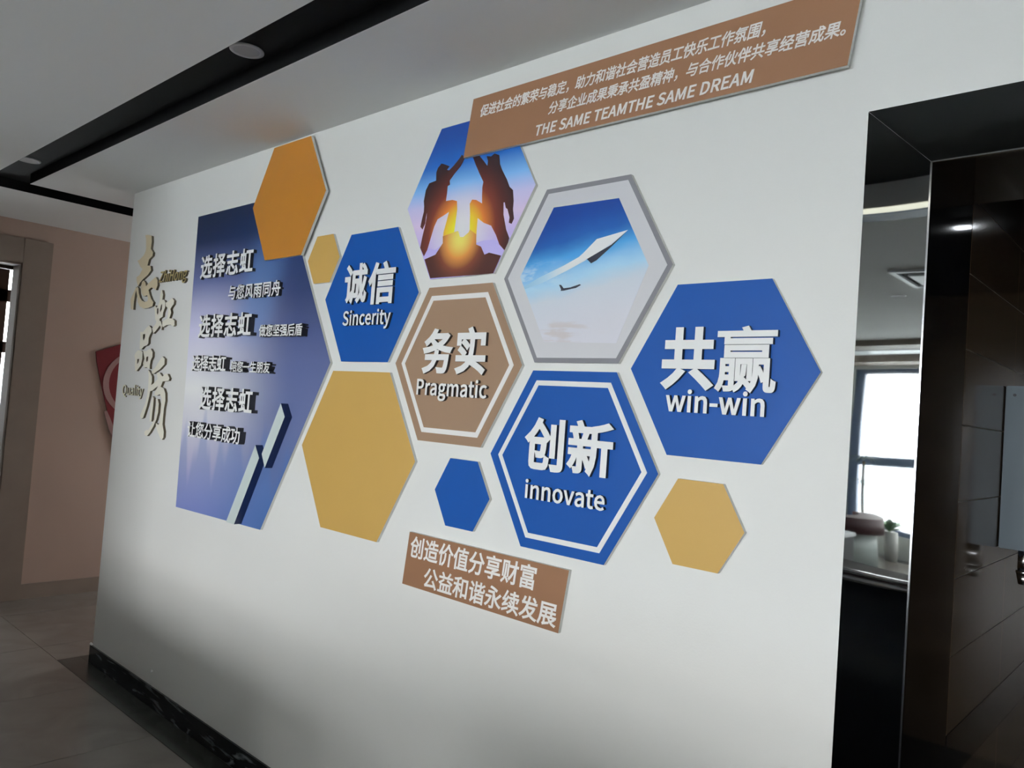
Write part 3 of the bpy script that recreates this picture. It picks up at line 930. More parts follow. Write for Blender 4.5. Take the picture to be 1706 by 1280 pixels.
t, r = hex_sign('innov', 'hexagon_sign', 'blue hexagon sign with a white border line and the word innovate', 'blue', GH)
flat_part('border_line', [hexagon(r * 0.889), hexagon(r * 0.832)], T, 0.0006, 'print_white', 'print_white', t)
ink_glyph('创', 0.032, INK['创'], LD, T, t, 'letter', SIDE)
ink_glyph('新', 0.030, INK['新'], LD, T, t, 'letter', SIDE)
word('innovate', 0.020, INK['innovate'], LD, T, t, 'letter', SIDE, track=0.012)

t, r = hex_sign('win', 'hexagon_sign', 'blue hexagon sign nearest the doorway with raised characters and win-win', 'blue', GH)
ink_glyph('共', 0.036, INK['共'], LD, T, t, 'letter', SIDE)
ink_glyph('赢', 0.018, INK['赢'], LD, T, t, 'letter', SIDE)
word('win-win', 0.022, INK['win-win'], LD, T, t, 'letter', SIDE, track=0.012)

# picture of two climbers
P = {'left': [(-0.0393, 0.1553), (-0.0211, 0.1427), (-0.0417, 0.1154), (-0.0699, 0.0938), (-0.0917, 0.0733), (-0.0887, 0.0585), (-0.1001, 0.0554), (-0.1007, 0.0291), (-0.1033, 0.0031), (-0.07, 0.0025), (-0.0467, -0.0044), (-0.0422, -0.0333), (-0.0458, -0.0799), (-0.0496, -0.1196), (-0.1038, -0.1283), (-0.1027, -0.107), (-0.09, -0.0654), (-0.0827, -0.0377), (-0.1129, -0.0484), (-0.1401, -0.0572), (-0.1551, -0.0821), (-0.1713, -0.1289), (-0.1819, -0.1619), (-0.1976, -0.1839), (-0.2214, -0.151), (-0.2137, -0.1101), (-0.2025, -0.0671), (-0.1995, -0.043), (-0.1996, -0.0234), (-0.2032, -0.0425), (-0.2043, -0.0645), (-0.2166, -0.0852), (-0.229, -0.074), (-0.2245, -0.0499), (-0.2167, -0.0213), (-0.2176, -0.0014), (-0.2215, 0.0188), (-0.2149, 0.0573), (-0.1992, 0.0797), (-0.1635, 0.0841), (-0.1655, 0.1137), (-0.158, 0.1295), (-0.1415, 0.1414), (-0.1268, 0.1366), (-0.0975, 0.1245), (-0.1103, 0.1146), (-0.0994, 0.1105), (-0.0766, 0.1235), (-0.0515, 0.1431)], 'right': [(0.0116, 0.1465), (0.0414, 0.1422), (0.0699, 0.1156), (0.0891, 0.0955), (0.0906, 0.1122), (0.0824, 0.1296), (0.1037, 0.125), (0.1185, 0.1324), (0.1412, 0.1226), (0.1474, 0.0913), (0.1586, 0.0715), (0.1833, 0.0364), (0.198, 0.0098), (0.2142, -0.0036), (0.2207, -0.0398), (0.2204, -0.0661), (0.2276, -0.0977), (0.2192, -0.1135), (0.2068, -0.1085), (0.2081, -0.0911), (0.1963, -0.0631), (0.188, -0.0576), (0.1819, -0.0391), (0.1764, -0.0384), (0.1799, -0.0788), (0.197, -0.1295), (0.2136, -0.1585), (0.208, -0.1791), (0.196, -0.1965), (0.1716, -0.1757), (0.153, -0.1427), (0.128, -0.1095), (0.0921, -0.0956), (0.0614, -0.076), (0.061, -0.1149), (0.0623, -0.1448), (0.0265, -0.1436), (0.0278, -0.1137), (0.024, -0.0601), (0.0186, -0.0223), (0.0284, -0.0097), (0.0482, -0.0133), (0.0775, -0.029), (0.0746, -0.0021), (0.073, 0.0256), (0.0762, 0.0435), (0.055, 0.0743), (0.0318, 0.1104)], 'rock': [(-0.1926, -0.1951), (-0.1363, -0.1828), (-0.1019, -0.1452), (-0.1046, -0.1211), (-0.0504, -0.1124), (-0.029, -0.11), (-0.0178, -0.1322), (-0.001, -0.1339), (0.0239, -0.1202), (0.0295, -0.1116), (0.0608, -0.1309), (0.0645, -0.1656), (0.0878, -0.1746), (0.1066, -0.2034), (0.1279, -0.1985), (0.1833, -0.213), (0.1525, -0.2693), (-0.154, -0.2647)], 'hill': [(-0.2055, -0.1794), (-0.1998, -0.1652), (-0.1791, -0.1549), (-0.1419, -0.1655), (-0.1013, -0.15), (0.0607, -0.1607), (0.0984, -0.1552), (0.136, -0.1566), (0.1827, -0.1656), (0.2085, -0.1783), (0.1688, -0.2376), (-0.1624, -0.2362)], 'sun': (-0.0163, -0.116), 'palm': (-0.1757, -0.0287)}
sun = P['sun']
nb = NB('printed_sunrise_sky')
d = nb.dist(*sun)
base = nb.ramp(nb.rng(nb.z, -0.30, 0.27), [(0.0, pr(150, 140, 205)), (0.35, pr(196, 178, 206)), (0.52, pr(176, 172, 208)), (0.68, pr(110, 160, 216)), (0.85, pr(30, 92, 170)), (1.0, pr(20, 66, 146, 1.3))])
glow = nb.rng(d, 0.20, 0.0)
sky_m = nb.done(nb.mix(nb.math('MULTIPLY', glow, 0.9), base, pr(250, 240, 240)))
nb = NB('printed_silhouette')
d = nb.dist(*sun)
col = nb.ramp(nb.rng(d, 0.0, 0.27), [(0.0, pr(255, 215, 40)), (0.18, pr(240, 175, 45)), (0.38, pr(196, 112, 48)), (0.66, pr(110, 48, 36)), (1.0, pr(44, 26, 30))])
sil_m = nb.done(col)
nb = NB('printed_rock')
d = nb.dist(sun[0], sun[1] - 0.02)
rock_m = nb.done(nb.ramp(nb.rng(d, 0.0, 0.17), [(0.0, pr(244, 196, 96)), (0.35, pr(196, 130, 62)), (0.7, pr(112, 58, 40)), (1.0, pr(70, 36, 32))]))
hill_m = mat('printed_far_hills', pr(168, 158, 212), 0.45)
t, r = hex_sign('people', 'photo_hexagon', 'hexagon picture of two climbers clasping hands against a sunrise', sky_m, GH)


def clip_hex(pts, r):
    """clip a polygon to the hexagon (Sutherland-Hodgman)"""
    H = hexagon(r)
    out = list(pts)
    for i in range(6):
        a, b = H[i], H[(i + 1) % 6]
        nx, ny = -(b[1] - a[1]), b[0] - a[0]
        src, out = out, []
        side = lambda p: nx * (p[0] - a[0]) + ny * (p[1] - a[1])
        for j, p in enumerate(src):
            q = src[j - 1]
            sp, sq = side(p), side(q)
            if (sp >= 0) != (sq >= 0):
                k = sq / (sq - sp)
                out.append((q[0] + (p[0] - q[0]) * k, q[1] + (p[1] - q[1]) * k))
            if sp >= 0:
                out.append(p)
    return out


for nm, key, mm, dd in (('printed_hills', 'hill', hill_m, 0.0003), ('printed_rock', 'rock', rock_m, 0.0007), ('printed_climber', 'left', sil_m, 0.0005), ('printed_climber', 'right', sil_m, 0.0005)):
    flat_part(nm, [clip_hex(P[key], r)], T, dd, mm, mm, t)

# picture of a paper plane
P = {'pic': [(-0.1209, 0.2071), (0.1188, 0.204), (0.2332, 0.0019), (0.1434, -0.2104), (-0.1228, -0.204), (-0.2387, 0.002)], 'white': [(0.1571, 0.1086), (0.0506, 0.0932), (0.0051, 0.0564), (-0.0236, 0.0368), (0.0217, 0.0371), (0.0643, 0.056), (0.1081, 0.0804)], 'white2': [(0.1571, 0.1086), (0.1081, 0.0804), (0.0643, 0.056), (0.0217, 0.0371), (0.0311, 0.0325), (0.1034, 0.0691)], 'dark': [(0.1535, 0.1053), (0.1032, 0.0715), (0.0199, 0.0372), (0.036, 0.0234), (0.0548, 0.0306), (0.109, 0.0695)], 'trail': [(-0.0062, 0.0476), (-0.0659, 0.0244), (-0.16, -0.0057), (-0.2196, -0.0312), (-0.2154, -0.0387), (-0.1515, -0.0249), (-0.052, 0.0085), (0.0189, 0.0354)], 'jet': [(-0.0784, -0.0323), (-0.0701, -0.0337), (-0.0597, -0.0442), (-0.0349, -0.0431), (-0.0001, -0.0354), (0.0049, -0.0381), (-0.0132, -0.0458), (-0.0284, -0.0474), (-0.059, -0.0516), (-0.0703, -0.0515), (-0.0695, -0.0466)]}
t, r = hex_sign('plane', 'photo_hexagon', 'white hexagon with grey outline framing a picture of a paper plane', 'grey', GH)
flat_part('white_mount', [hexagon(r * 0.945)], T, 0.0004, 'offwhite', 'offwhite', t)
nb = NB('printed_blue_sky')
cl = nb.noise(9, 1.0, 6.0, 5)
pz = nb.math('ADD', nb.z, nb.math('MULTIPLY', nb.math('SUBTRACT', nb.noise(5, 1, 2.2, 3), 0.5), 0.06))
pz = nb.math('SUBTRACT', pz, nb.math('MULTIPLY', nb.x, 0.16))
base = nb.ramp(nb.rng(pz, -0.20, 0.21), [(0.0, pr(192, 191, 199, 1.4)), (0.28, pr(184, 190, 200, 1.4)), (0.45, pr(150, 186, 210, 1.4)), (0.68, pr(64, 140, 196)), (0.85, pr(20, 84, 160, 1.3)), (1.0, pr(12, 62, 146, 1.2))])
lowc = nb.rng(nb.z, -0.13, -0.16)
band = nb.rng(cl, 0.46, 0.62)
right = nb.rng(nb.x, 0.13, -0.05)
c2_ = nb.mix(nb.math('MULTIPLY', nb.math('MULTIPLY', nb.math('MULTIPLY', lowc, band), right), 0.6), base, pr(176, 164, 160))
left = nb.rng(nb.x, 0.02, -0.2)
wisp = nb.math('MULTIPLY', nb.math('MULTIPLY', nb.rng(nb.math('ABSOLUTE', nb.math('ADD', nb.z, 0.0)), 0.06, 0.0), left), nb.rng(nb.noise(10, 1, 3.0, 4), 0.45, 0.6))
c3_ = nb.mix(nb.math('MULTIPLY', wisp, 0.55), c2_, pr(200, 222, 236))
plane_sky = nb.done(c3_)
flat_part('picture_print', [P['pic']], T, 0.0008, plane_sky, 'offwhite', t)
pw = mat('printed_paper_white', pr(226, 224, 226), 0.45)
pw2 = mat('printed_paper_shade', pr(196, 202, 214), 0.45)
pd = mat('printed_paper_dark', pr(38, 40, 56), 0.45)
nb = NB('printed_vapour_trail')
trail = nb.done(nb.ramp(nb.rng(nb.x, -0.24, -0.02), [(0.0, pr(136, 178, 206, 1.3)), (0.5, pr(168, 196, 216, 1.3)), (1.0, pr(214, 220, 228))]))
flat_part('printed_trail', [P['trail']], T + 0.0008, 0.0001, trail, trail, t)
flat_part('printed_paper_plane', [P['white']], T + 0.0008, 0.0003, pw, pw, t)
flat_part('printed_wing_shade', [P['white2']], T + 0.0008, 0.0004, pw2, pw2, t)
flat_part('printed_plane_underside', [P['dark']], T + 0.0008, 0.0005, pd, pd, t)
flat_part('printed_airliner', [P['jet']], T + 0.0008, 0.0004, pd, pd, t)

# ------------------------------------------------------------------ dark blue text panel
NV = [(-3.9135, 2.5024), (-3.3618, 2.4989), (-2.9088, 2.22), (-2.6369, 1.7628), (-3.0573, 1.0336), (-3.8765, 1.0225)]
NX, NZ = -3.3, 1.75
nb = NB('printed_navy_gradient')
# left to right and top to bottom blends of the printed backdrop
vz = nb.rng(nb.z, -0.72, 0.76, kind='LINEAR')
leftc = nb.ramp(vz, [(0.0, pr(112, 112, 158, 1.9)), (0.16, pr(142, 139, 162, 1.9)), (0.40, pr(188, 184, 200, 2.0)), (0.60, pr(160, 158, 182, 2.0)), (0.76, pr(84, 92, 132, 1.7)), (0.9, pr(16, 36, 74, 1.3)), (1.0, pr(10, 28, 60, 1.3))])
rightc = nb.ramp(vz, [(0.0, pr(56, 88, 140, 1.5)), (0.3, pr(90, 100, 140, 1.5)), (0.5, pr(80, 90, 132, 1.5)), (0.7, pr(45, 58, 100, 1.4)), (0.88, pr(18, 48, 98, 1.2)), (1.0, pr(8, 36, 80, 1.2))])
midf = nb.rng(nb.x, -0.50, 0.42)
c = nb.mix(midf, leftc, rightc)
# lighter blue printed light beam
bd = nb.math('ABSOLUTE', nb.math('ADD', nb.math('SUBTRACT', nb.x, 0.06), nb.math('MULTIPLY', nb.math('SUBTRACT', nb.z, 0.35), -0.25)))
beam = nb.math('MULTIPLY', nb.rng(bd, 0.26, 0.04), nb.math('MULTIPLY', nb.rng(nb.z, 0.02, 0.22), nb.rng(nb.z, 0.66, 0.40)))
c = nb.mix(nb.math('MULTIPLY', beam, 0.55), c, pr(84, 118, 168, 1.5))
# skyline of soft blue blocks in the lower part
blk = nb.noise(1.0, 7.0, 0.3, 1)
hgt = nb.math('ADD', nb.math('MULTIPLY', nb.math('SUBTRACT', blk, 0.5), 1.1), -0.40)
under = nb.rng(nb.math('SUBTRACT', hgt, nb.z), -0.05, 0.10)
c = nb.mix(nb.math('MULTIPLY', under, 0.4), c, pr(62, 100, 158, 1.5))
navy_m = nb.done(c)
nt_ = empty('text_sign', (NX, 0, NZ), 'tall dark blue to lavender panel with rows of raised white characters', 'panel')
e1, e2 = NV[2], NV[3]
k = (NV[0][1] - e1[1]) / (e2[1] - e1[1])
top_r = (e1[0] + (e2[0] - e1[0]) * k, NV[0][1])
poly = [NV[0], NV[5], NV[4], NV[3], top_r]
flat_part('panel', [[(x - NX, z - NZ) for x, z in poly]], 0.0005, T - 0.0005, navy_m, 'foam', nt_)
BARS = [[(-2.9198, 1.5854), (-2.8806, 1.531), (-3.0035, 1.306), (-3.0378, 1.3627)], [(-3.0961, 1.3965), (-3.056, 1.3432), (-3.2201, 1.0403), (-3.2929, 1.042)]]
BARS[1][2] = (BARS[1][2][0], 1.035)
BARS[1][3] = (BARS[1][3][0], 1.035)
for b in BARS:
    flat_part('raised_bar', [[(x - NX, z - NZ) for x, z in b]], T, 0.035, 'bar_front', 'navy_edge', nt_)
for txt, depth, fill, (x0, x1, z0, z1) in [('选择志虹', 0.016, 0.86, (-3.7985, -3.2934, 2.1712, 2.2838)), ('与您风雨同舟', 0.016, 0.88, (-3.4934, -3.0343, 2.0504, 2.1184)), ('选择志虹', 0.03, 0.86, (-3.7341, -3.2344, 1.8752, 1.9829)), ('做您坚强后盾', 0.03, 0.92, (-3.155, -2.8135, 1.8706, 1.922)), ('选择志虹', 0.03, 0.93, (-3.7728, -3.435, 1.7111, 1.7843)), ('陪您一生朋友', 0.03, 0.92, (-3.3818, -3.0413, 1.7104, 1.7595)), ('选择志虹', 0.03, 0.86, (-3.6576, -3.1667, 1.5273, 1.6341)), ('让您分享成功', 0.03, 0.92, (-3.7587, -3.2475, 1.3855, 1.4601))]:
    n = len(txt)
    pitch = (x1 - x0) / (n - 1 + fill)
    em = pitch * fill / 0.9
    sz = (z1 - z0) / 0.93
    bold = 0.024 if n == 4 else 0.018
    for i, ch in enumerate(txt):
        A = ((em, 0, x0 + i * pitch - 0.05 * em), (0, sz, z0 + 0.085 * sz))
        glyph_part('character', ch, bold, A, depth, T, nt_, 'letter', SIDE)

# ------------------------------------------------------------------ brown banners
def banner(name, label, poly, y_back, lines):
    cx = sum(p[0] for p in poly) / 4
    cz = sum(p[1] for p in poly) / 4
    t = empty(name, (cx, 0, cz), label, 'banner', 'brown text banners')
    flat_part('panel', [[(x - cx, z - cz) for x, z in poly]], y_back, T, 'brown_banner', 'foam', t)
    for txt, n, q, bold, shear in lines:
        (ax, az), (bx_, bz), (cx_, cz_), (dx, dz) = q
        zt, zb = (az + bz) / 2, (cz_ + dz) / 2
        xl, xr = dx, cx_
        if n:
            pitch = (xr - xl) / (n - 0.1)
            em = pitch
            sz = (zt - zb) / 0.92
            parts = []
            for i, ch in enumerate(txt):
                A = ((em, shear * sz, xl + i * pitch - 0.05 * em), (0, sz, zb + 0.08 * sz))
                parts.append(glyph_part('printed_character', ch, bold, A, 0.0008, y_back + T, t, 'print_white', 'print_white'))
        else:
            parts = word(txt, bold, (xl, xr, zb, zt), 0.0008, y_back + T, t, 'print_white', 'print_white', track=0.015, shear=shear)
    return t


M['brown_banner'] = mat('brown_banner_laminate', (0.335, 0.165, 0.085, 1), 0.5, noise=0.03, nscale=3)
UP = [('促进社会的繁荣与稳定，助力和谐社会营造员工快乐工作氛围，', 27, [(-1.8649, 2.6383), (-0.882, 2.6258), (-0.8847, 2.59), (-1.8674, 2.598)]), ('分享企业成果秉承共盈精神，与合作伙伴共享经营成果。', 24, [(-1.5544, 2.5815), (-0.6845, 2.5705), (-0.6882, 2.535), (-1.5651, 2.5435)]), ('THE SAME TEAMTHE SAME DREAM', 0, [(-1.6277, 2.5183), (-0.8937, 2.5107), (-0.899, 2.4772), (-1.6168, 2.483)])]
t = banner('text_banner', 'long brown banner with white writing high on the wall under the ceiling',
           [(-1.9335, 2.467), (-0.664, 2.4655), (-0.6365, 2.661), (-1.9055, 2.6635)], 0.0145,
           [(UP[0][0], 27, UP[0][2], 0.018, 0.22), (UP[1][0], 24, UP[1][2], 0.018, 0.22), (UP[2][0], 0, UP[2][2], 0.022, 0.22)])
for xx, zz in ((-0.1, 0.0), (0.3, 0.04), (0.55, -0.05), (-0.33, 0.06)):
    cyl('spacer', (xx, -0.0075, zz), 0.012, 0.0145, 'foam', t, 'Y', 12)
LOW = [('创造价值分享财富', 8, [(-2.0616, 1.1646), (-1.4835, 1.1692), (-1.4953, 1.0955), (-2.0652, 1.0962)]), ('公益和谐永续发展', 8, [(-1.9764, 1.0746), (-1.4027, 1.0751), (-1.4099, 1.0054), (-1.9858, 1.0085)])]
banner('text_banner', 'short brown banner with two lines of white writing low on the wall',
       [(-2.095, 0.9965), (-1.3957, 0.9945), (-1.3720, 1.1785), (-2.0757, 1.1788)], 0.0005,
       [(LOW[0][0], 8, LOW[0][2], 0.018, 0.10), (LOW[1][0], 8, LOW[1][2], 0.018, 0.10)])

# ------------------------------------------------------------------ metal calligraphy mounted on the wall
CAL = {'志': [[[(-4.5589, 2.4727), (-4.5243, 2.4716), (-4.4709, 2.4604), (-4.4615, 2.4269), (-4.4651, 2.3866), (-4.4309, 2.3622), (-4.4346, 2.3435), (-4.4758, 2.3269), (-4.4911, 2.2931), (-4.4485, 2.2889), (-4.4362, 2.2629), (-4.4737, 2.2393), (-4.532, 2.2191), (-4.5708, 2.2008), (-4.5934, 2.1817), (-4.6133, 2.2024), (-4.6249, 2.2226), (-4.6258, 2.2373), (-4.5898, 2.2447), (-4.5657, 2.2672), (-4.5531, 2.2784), (-4.5824, 2.2903), (-4.6065, 2.3091), (-4.6355, 2.3334), (-4.6099, 2.3348), (-4.5564, 2.3561), (-4.5354, 2.3761), (-4.5304, 2.3949), (-4.5423, 2.4492)]], [[(-4.6197, 2.1784), (-4.6103, 2.1681), (-4.6252, 2.1396), (-4.6321, 2.0961), (-4.6308, 2.0483), (-4.6655, 2.0534), (-4.6839, 2.1082), (-4.6652, 2.1319), (-4.6363, 2.1622)]], [[(-4.6089, 2.1826), (-4.5871, 2.1692), (-4.5752, 2.142), (-4.5527, 2.1143), (-4.5221, 2.0961), (-4.4859, 2.0873), (-4.4467, 2.0889), (-4.4415, 2.1067), (-4.46, 2.1242), (-4.4872, 2.1193), (-4.5103, 2.1204), (-4.5376, 2.14), (-4.5533, 2.1746), (-4.5458, 2.2031), (-4.5222, 2.2113), (-4.4959, 2.1953), (-4.4824, 2.1754), (-4.4622, 2.1861), (-4.421, 2.2026), (-4.3899, 2.2125), (-4.3642, 2.2202), (-4.3392, 2.1999), (-4.3321, 2.1714), (-4.3485, 2.1467), (-4.3782, 2.1577), (-4.4127, 2.1643), (-4.4458, 2.1519), (-4.4242, 2.1248), (-4.3989, 2.1), (-4.3659, 2.0797), (-4.3735, 2.059), (-4.4327, 2.0505), (-4.4889, 2.0493), (-4.5437, 2.0633), (-4.5785, 2.0889), (-4.5968, 2.1285), (-4.6129, 2.1585)]]], '虹': [[[(-4.2671, 2.1423), (-4.251, 2.1161), (-4.2537, 2.0887), (-4.2324, 2.0877), (-4.2142, 2.0755), (-4.2101, 2.0456), (-4.2286, 2.0189), (-4.2301, 1.9961), (-4.2641, 1.987), (-4.2673, 1.9765), (-4.2457, 1.97), (-4.2259, 1.9457), (-4.2297, 1.9239), (-4.247, 1.9407), (-4.255, 1.9487), (-4.2936, 1.9242), (-4.3298, 1.9063), (-4.3523, 1.9346), (-4.3135, 1.9569), (-4.3035, 1.9706), (-4.3228, 1.985), (-4.334, 2.0225), (-4.352, 2.0558), (-4.3378, 2.0608), (-4.3198, 2.0476), (-4.2956, 2.0651), (-4.2848, 2.0901), (-4.2876, 2.1133), (-4.2793, 2.1397)], [(-4.3101, 2.0426), (-4.2946, 2.0452), (-4.2895, 2.021), (-4.2962, 2.0073), (-4.3069, 2.017)], [(-4.2642, 2.0579), (-4.2512, 2.0665), (-4.2494, 2.038), (-4.2626, 2.0201), (-4.2693, 2.0318)]], [[(-4.1321, 2.0922), (-4.1069, 2.0775), (-4.1083, 2.0596), (-4.1306, 2.0448), (-4.1426, 2.034), (-4.1297, 2.0155), (-4.1372, 1.9978), (-4.1457, 1.9845), (-4.1097, 1.9821), (-4.0813, 1.9715), (-4.0763, 1.9468), (-4.0911, 1.9405), (-4.1234, 1.9502), (-4.1744, 1.9491), (-4.2138, 1.9382), (-4.2248, 1.9457), (-4.2307, 1.9687), (-4.201, 1.977), (-4.1711, 1.983), (-4.1691, 2.0033), (-4.1692, 2.0237), (-4.172, 2.0374), (-4.2041, 2.0522), (-4.2101, 2.0707), (-4.1801, 2.0763), (-4.1529, 2.0841)]]], '品': [[[(-4.3928, 1.9521), (-4.3611, 1.9359), (-4.3523, 1.9176), (-4.3698, 1.9023), (-4.385, 1.8818), (-4.3825, 1.8532), (-4.3998, 1.8419), (-4.4359, 1.8363), (-4.4674, 1.8196), (-4.4931, 1.8207), (-4.4973, 1.8567), (-4.4965, 1.8937), (-4.507, 1.9176), (-4.4662, 1.9169), (-4.4273, 1.9398)], [(-4.4633, 1.9037), (-4.4361, 1.9059), (-4.4346, 1.8876), (-4.4491, 1.8678), (-4.4612, 1.8827)]], [[(-4.5137, 1.8155), (-4.4657, 1.8117), (-4.4488, 1.8038), (-4.4445, 1.7672), (-4.4553, 1.7304), (-4.4841, 1.7117), (-4.5065, 1.6971), (-4.526, 1.6978), (-4.5383, 1.7294), (-4.5383, 1.7586), (-4.5541, 1.7825), (-4.5449, 1.7995)], [(-4.5112, 1.7641), (-4.486, 1.7659), (-4.4898, 1.7485), (-4.5073, 1.7351)]], [[(-4.3442, 1.8235), (-4.317, 1.8039), (-4.3139, 1.7783), (-4.3324, 1.7576), (-4.3378, 1.7318), (-4.3346, 1.7113), (-4.3539, 1.7162), (-4.3796, 1.721), (-4.4122, 1.7169), (-4.4287, 1.7412), (-4.4145, 1.7674), (-4.4327, 1.7934), (-4.4443, 1.8117), (-4.405, 1.8091), (-4.3736, 1.8179)], [(-4.3908, 1.7779), (-4.3679, 1.7806), (-4.369, 1.7573), (-4.3817, 1.7479), (-4.3923, 1.7623)]]], '质': [[[(-4.1892, 1.7814), (-4.1578, 1.769), (-4.155, 1.739), (-4.2038, 1.7123), (-4.2808, 1.6857), (-4.3028, 1.6873), (-4.3053, 1.699), (-4.2643, 1.72), (-4.2241, 1.7534)]], [[(-4.3521, 1.7074), (-4.3217, 1.691), (-4.2969, 1.671), (-4.2914, 1.6457), (-4.2964, 1.6241), (-4.2676, 1.6351), (-4.2217, 1.6586), (-4.2305, 1.6725), (-4.2395, 1.6925), (-4.2034, 1.6942), (-4.1834, 1.682), (-4.1644, 1.6739), (-4.1386, 1.6879), (-4.1059, 1.6891), (-4.0786, 1.666), (-4.0862, 1.6535), (-4.1273, 1.6499), (-4.1556, 1.6482), (-4.1688, 1.6289), (-4.1759, 1.6186), (-4.1363, 1.6109), (-4.1129, 1.586), (-4.1036, 1.5468), (-4.1123, 1.5069), (-4.1134, 1.4575), (-4.1119, 1.423), (-4.0892, 1.3852), (-4.0876, 1.3559), (-4.103, 1.3424), (-4.1275, 1.3504), (-4.1626, 1.3801), (-4.1919, 1.408), (-4.1956, 1.4252), (-4.1647, 1.4172), (-4.1471, 1.4268), (-4.1506, 1.4653), (-4.1506, 1.5149), (-4.1503, 1.5572), (-4.1781, 1.5796), (-4.2146, 1.5697), (-4.2449, 1.5736), (-4.2428, 1.5913), (-4.2225, 1.6071), (-4.2103, 1.6216), (-4.2409, 1.6106), (-4.2734, 1.5953), (-4.3014, 1.5913), (-4.3075, 1.5635), (-4.3253, 1.5117), (-4.3468, 1.4696), (-4.3619, 1.4431), (-4.3853, 1.4366), (-4.4034, 1.4511), (-4.3831, 1.4832), (-4.3518, 1.5207), (-4.3349, 1.5778), (-4.3338, 1.6292), (-4.3367, 1.665)]], [[(-4.2669, 1.5651), (-4.2494, 1.5557), (-4.2478, 1.5204), (-4.2512, 1.4697), (-4.252, 1.4293), (-4.2733, 1.428), (-4.2807, 1.4732), (-4.2833, 1.5187)]], [[(-4.2228, 1.5532), (-4.1981, 1.5528), (-4.1813, 1.5285), (-4.1788, 1.4836), (-4.1935, 1.4429), (-4.2209, 1.4061), (-4.2603, 1.3682), (-4.2921, 1.3482), (-4.3232, 1.351), (-4.3307, 1.3683), (-4.3052, 1.3803), (-4.2814, 1.3819), (-4.2513, 1.4092), (-4.2177, 1.4464), (-4.2111, 1.487), (-4.215, 1.5219)]]]}
CL = {'志': ('topmost of the four gold metal brush characters, tall with a curved base', 'char_a'),
      '虹': ('second of the four metal brush characters from the top, set to the right', 'char_b'),
      '品': ('third metal brush character from the top, made of three boxes', 'char_c'),
      '质': ('lowest and longest of the four pale metal brush characters', 'char_d')}
for ch, pieces in CAL.items():
    allp = [p for pc in pieces for L in pc for p in L]
    cx = sum(p[0] for p in allp) / len(allp)
    cz = min(p[1] for p in allp)
    t = empty('metal_character', (cx, 0, cz), CL[ch][0], 'character', 'brush characters at the left end of the wall')
    for pc in pieces:
        flat_part('stroke', [[(x - cx, z - cz) for x, z in L] for L in pc], 0.0005, 0.0125, 'gold_reflect' if ch == '志' else 'gold_metal', 'gold_edge', t)  # top character carries its reflection as a warmer tint

x0, x1, z0, z1 = (-4.3221, -3.9733, 2.1667, 2.2504)
t = empty('metal_word', (x0, 0, z0), 'small olive gold word in thin letters beside the topmost brush character', 'lettering')
word('ZhiHong', 0.010, (x0, x1 - 0.02, z0, z1), 0.0115, 0.0005, t, 'gold_small', 'gold_edge', shear=0.2)
x0, x1, z0, z1 = (-4.6961, -4.4091, 1.5424, 1.6195)
t = empty('metal_word', (x0, 0, z0), 'small pale metal word Quality left of the lowest brush character', 'lettering')
word('Quality', 0.010, (x0, x1, z0, z1), 0.007, 0.0005, t, 'champagne_small', 'gold_edge')

# small white plug above the skirting
pl = tag(cyl('wall_plug', (-4.0, -0.004, 0.17), 0.006, 0.008, 'letter', None, 'Y', 12), 'tiny white plug in the wall just above the black skirting', 'plug')

# ------------------------------------------------------------------ red emblem on the left wall
def left_wall_part(name, loops, x_back, depth, m, parent):
    me = outline_mesh(loops, depth)          # outline in (y, z)
    me.transform(Matrix(((0, 0, 1, 0), (1, 0, 0, 0), (0, 1, 0, 0), (0, 0, 0, 1))))
    me.materials.clear()
    o = link(name, me, parent, [m])
    o.location = (x_back, 0, 0)
    return o


em = empty('emblem', (-6.45, 0.86, 1.1), 'deep red shield emblem with pale curved line on the corridor wall', 'emblem')
yl = 0.86
half = [(0.438, 1.856), (0.45, 1.78), (0.485, 1.65), (0.524, 1.52), (0.575, 1.35), (0.634, 1.12), (0.70, 0.98), (0.78, 0.88), (0.86, 0.82)]
sh = half + [(2 * yl - y, z) for y, z in reversed(half[:-1])] + [(2 * yl - 0.62, 1.935), (0.86, 2.0), (0.62, 1.935)]
left_wall_part('shield', [[(y - yl, z - 1.1) for y, z in sh]], 0.0005, 0.012, 'red', em)


def ribbon(pts, w):
    L, R_ = [], []
    for i, p in enumerate(pts):
        a = pts[max(0, i - 1)]
        b = pts[min(len(pts) - 1, i + 1)]
        dx, dz = b[0] - a[0], b[1] - a[1]
        n = math.hypot(dx, dz)
        wi = w * (0.6 + 0.4 * math.sin(math.pi * i / (len(pts) - 1)))
        L.append((p[0] - dz / n * wi, p[1] + dx / n * wi))
        R_.append((p[0] + dz / n * wi, p[1] - dx / n * wi))
    return L + R_[::-1]


M['emblem_line'] = mat('pale_rose_line', (0.30, 0.17, 0.16, 1), 0.6)
ring = [(0.80 + 0.27 * math.cos(a), 1.63 + 0.27 * math.sin(a) * 0.95) for a in [math.radians(d_) for d_ in range(110, 272, 9)]]
left_wall_part('curved_line', [[(y - yl, z - 1.1) for y, z in ribbon(ring, 0.022)]], 0.0126, 0.003, 'emblem_line', em)
tail = [(0.545, 1.40), (0.572, 1.34), (0.605, 1.26), (0.64, 1.19), (0.69, 1.11), (0.76, 1.03), (0.84, 0.97)]
left_wall_part('curved_line', [[(y - yl, z - 1.1) for y, z in ribbon(tail, 0.02)]], 0.0126, 0.003, 'emblem_line', em)

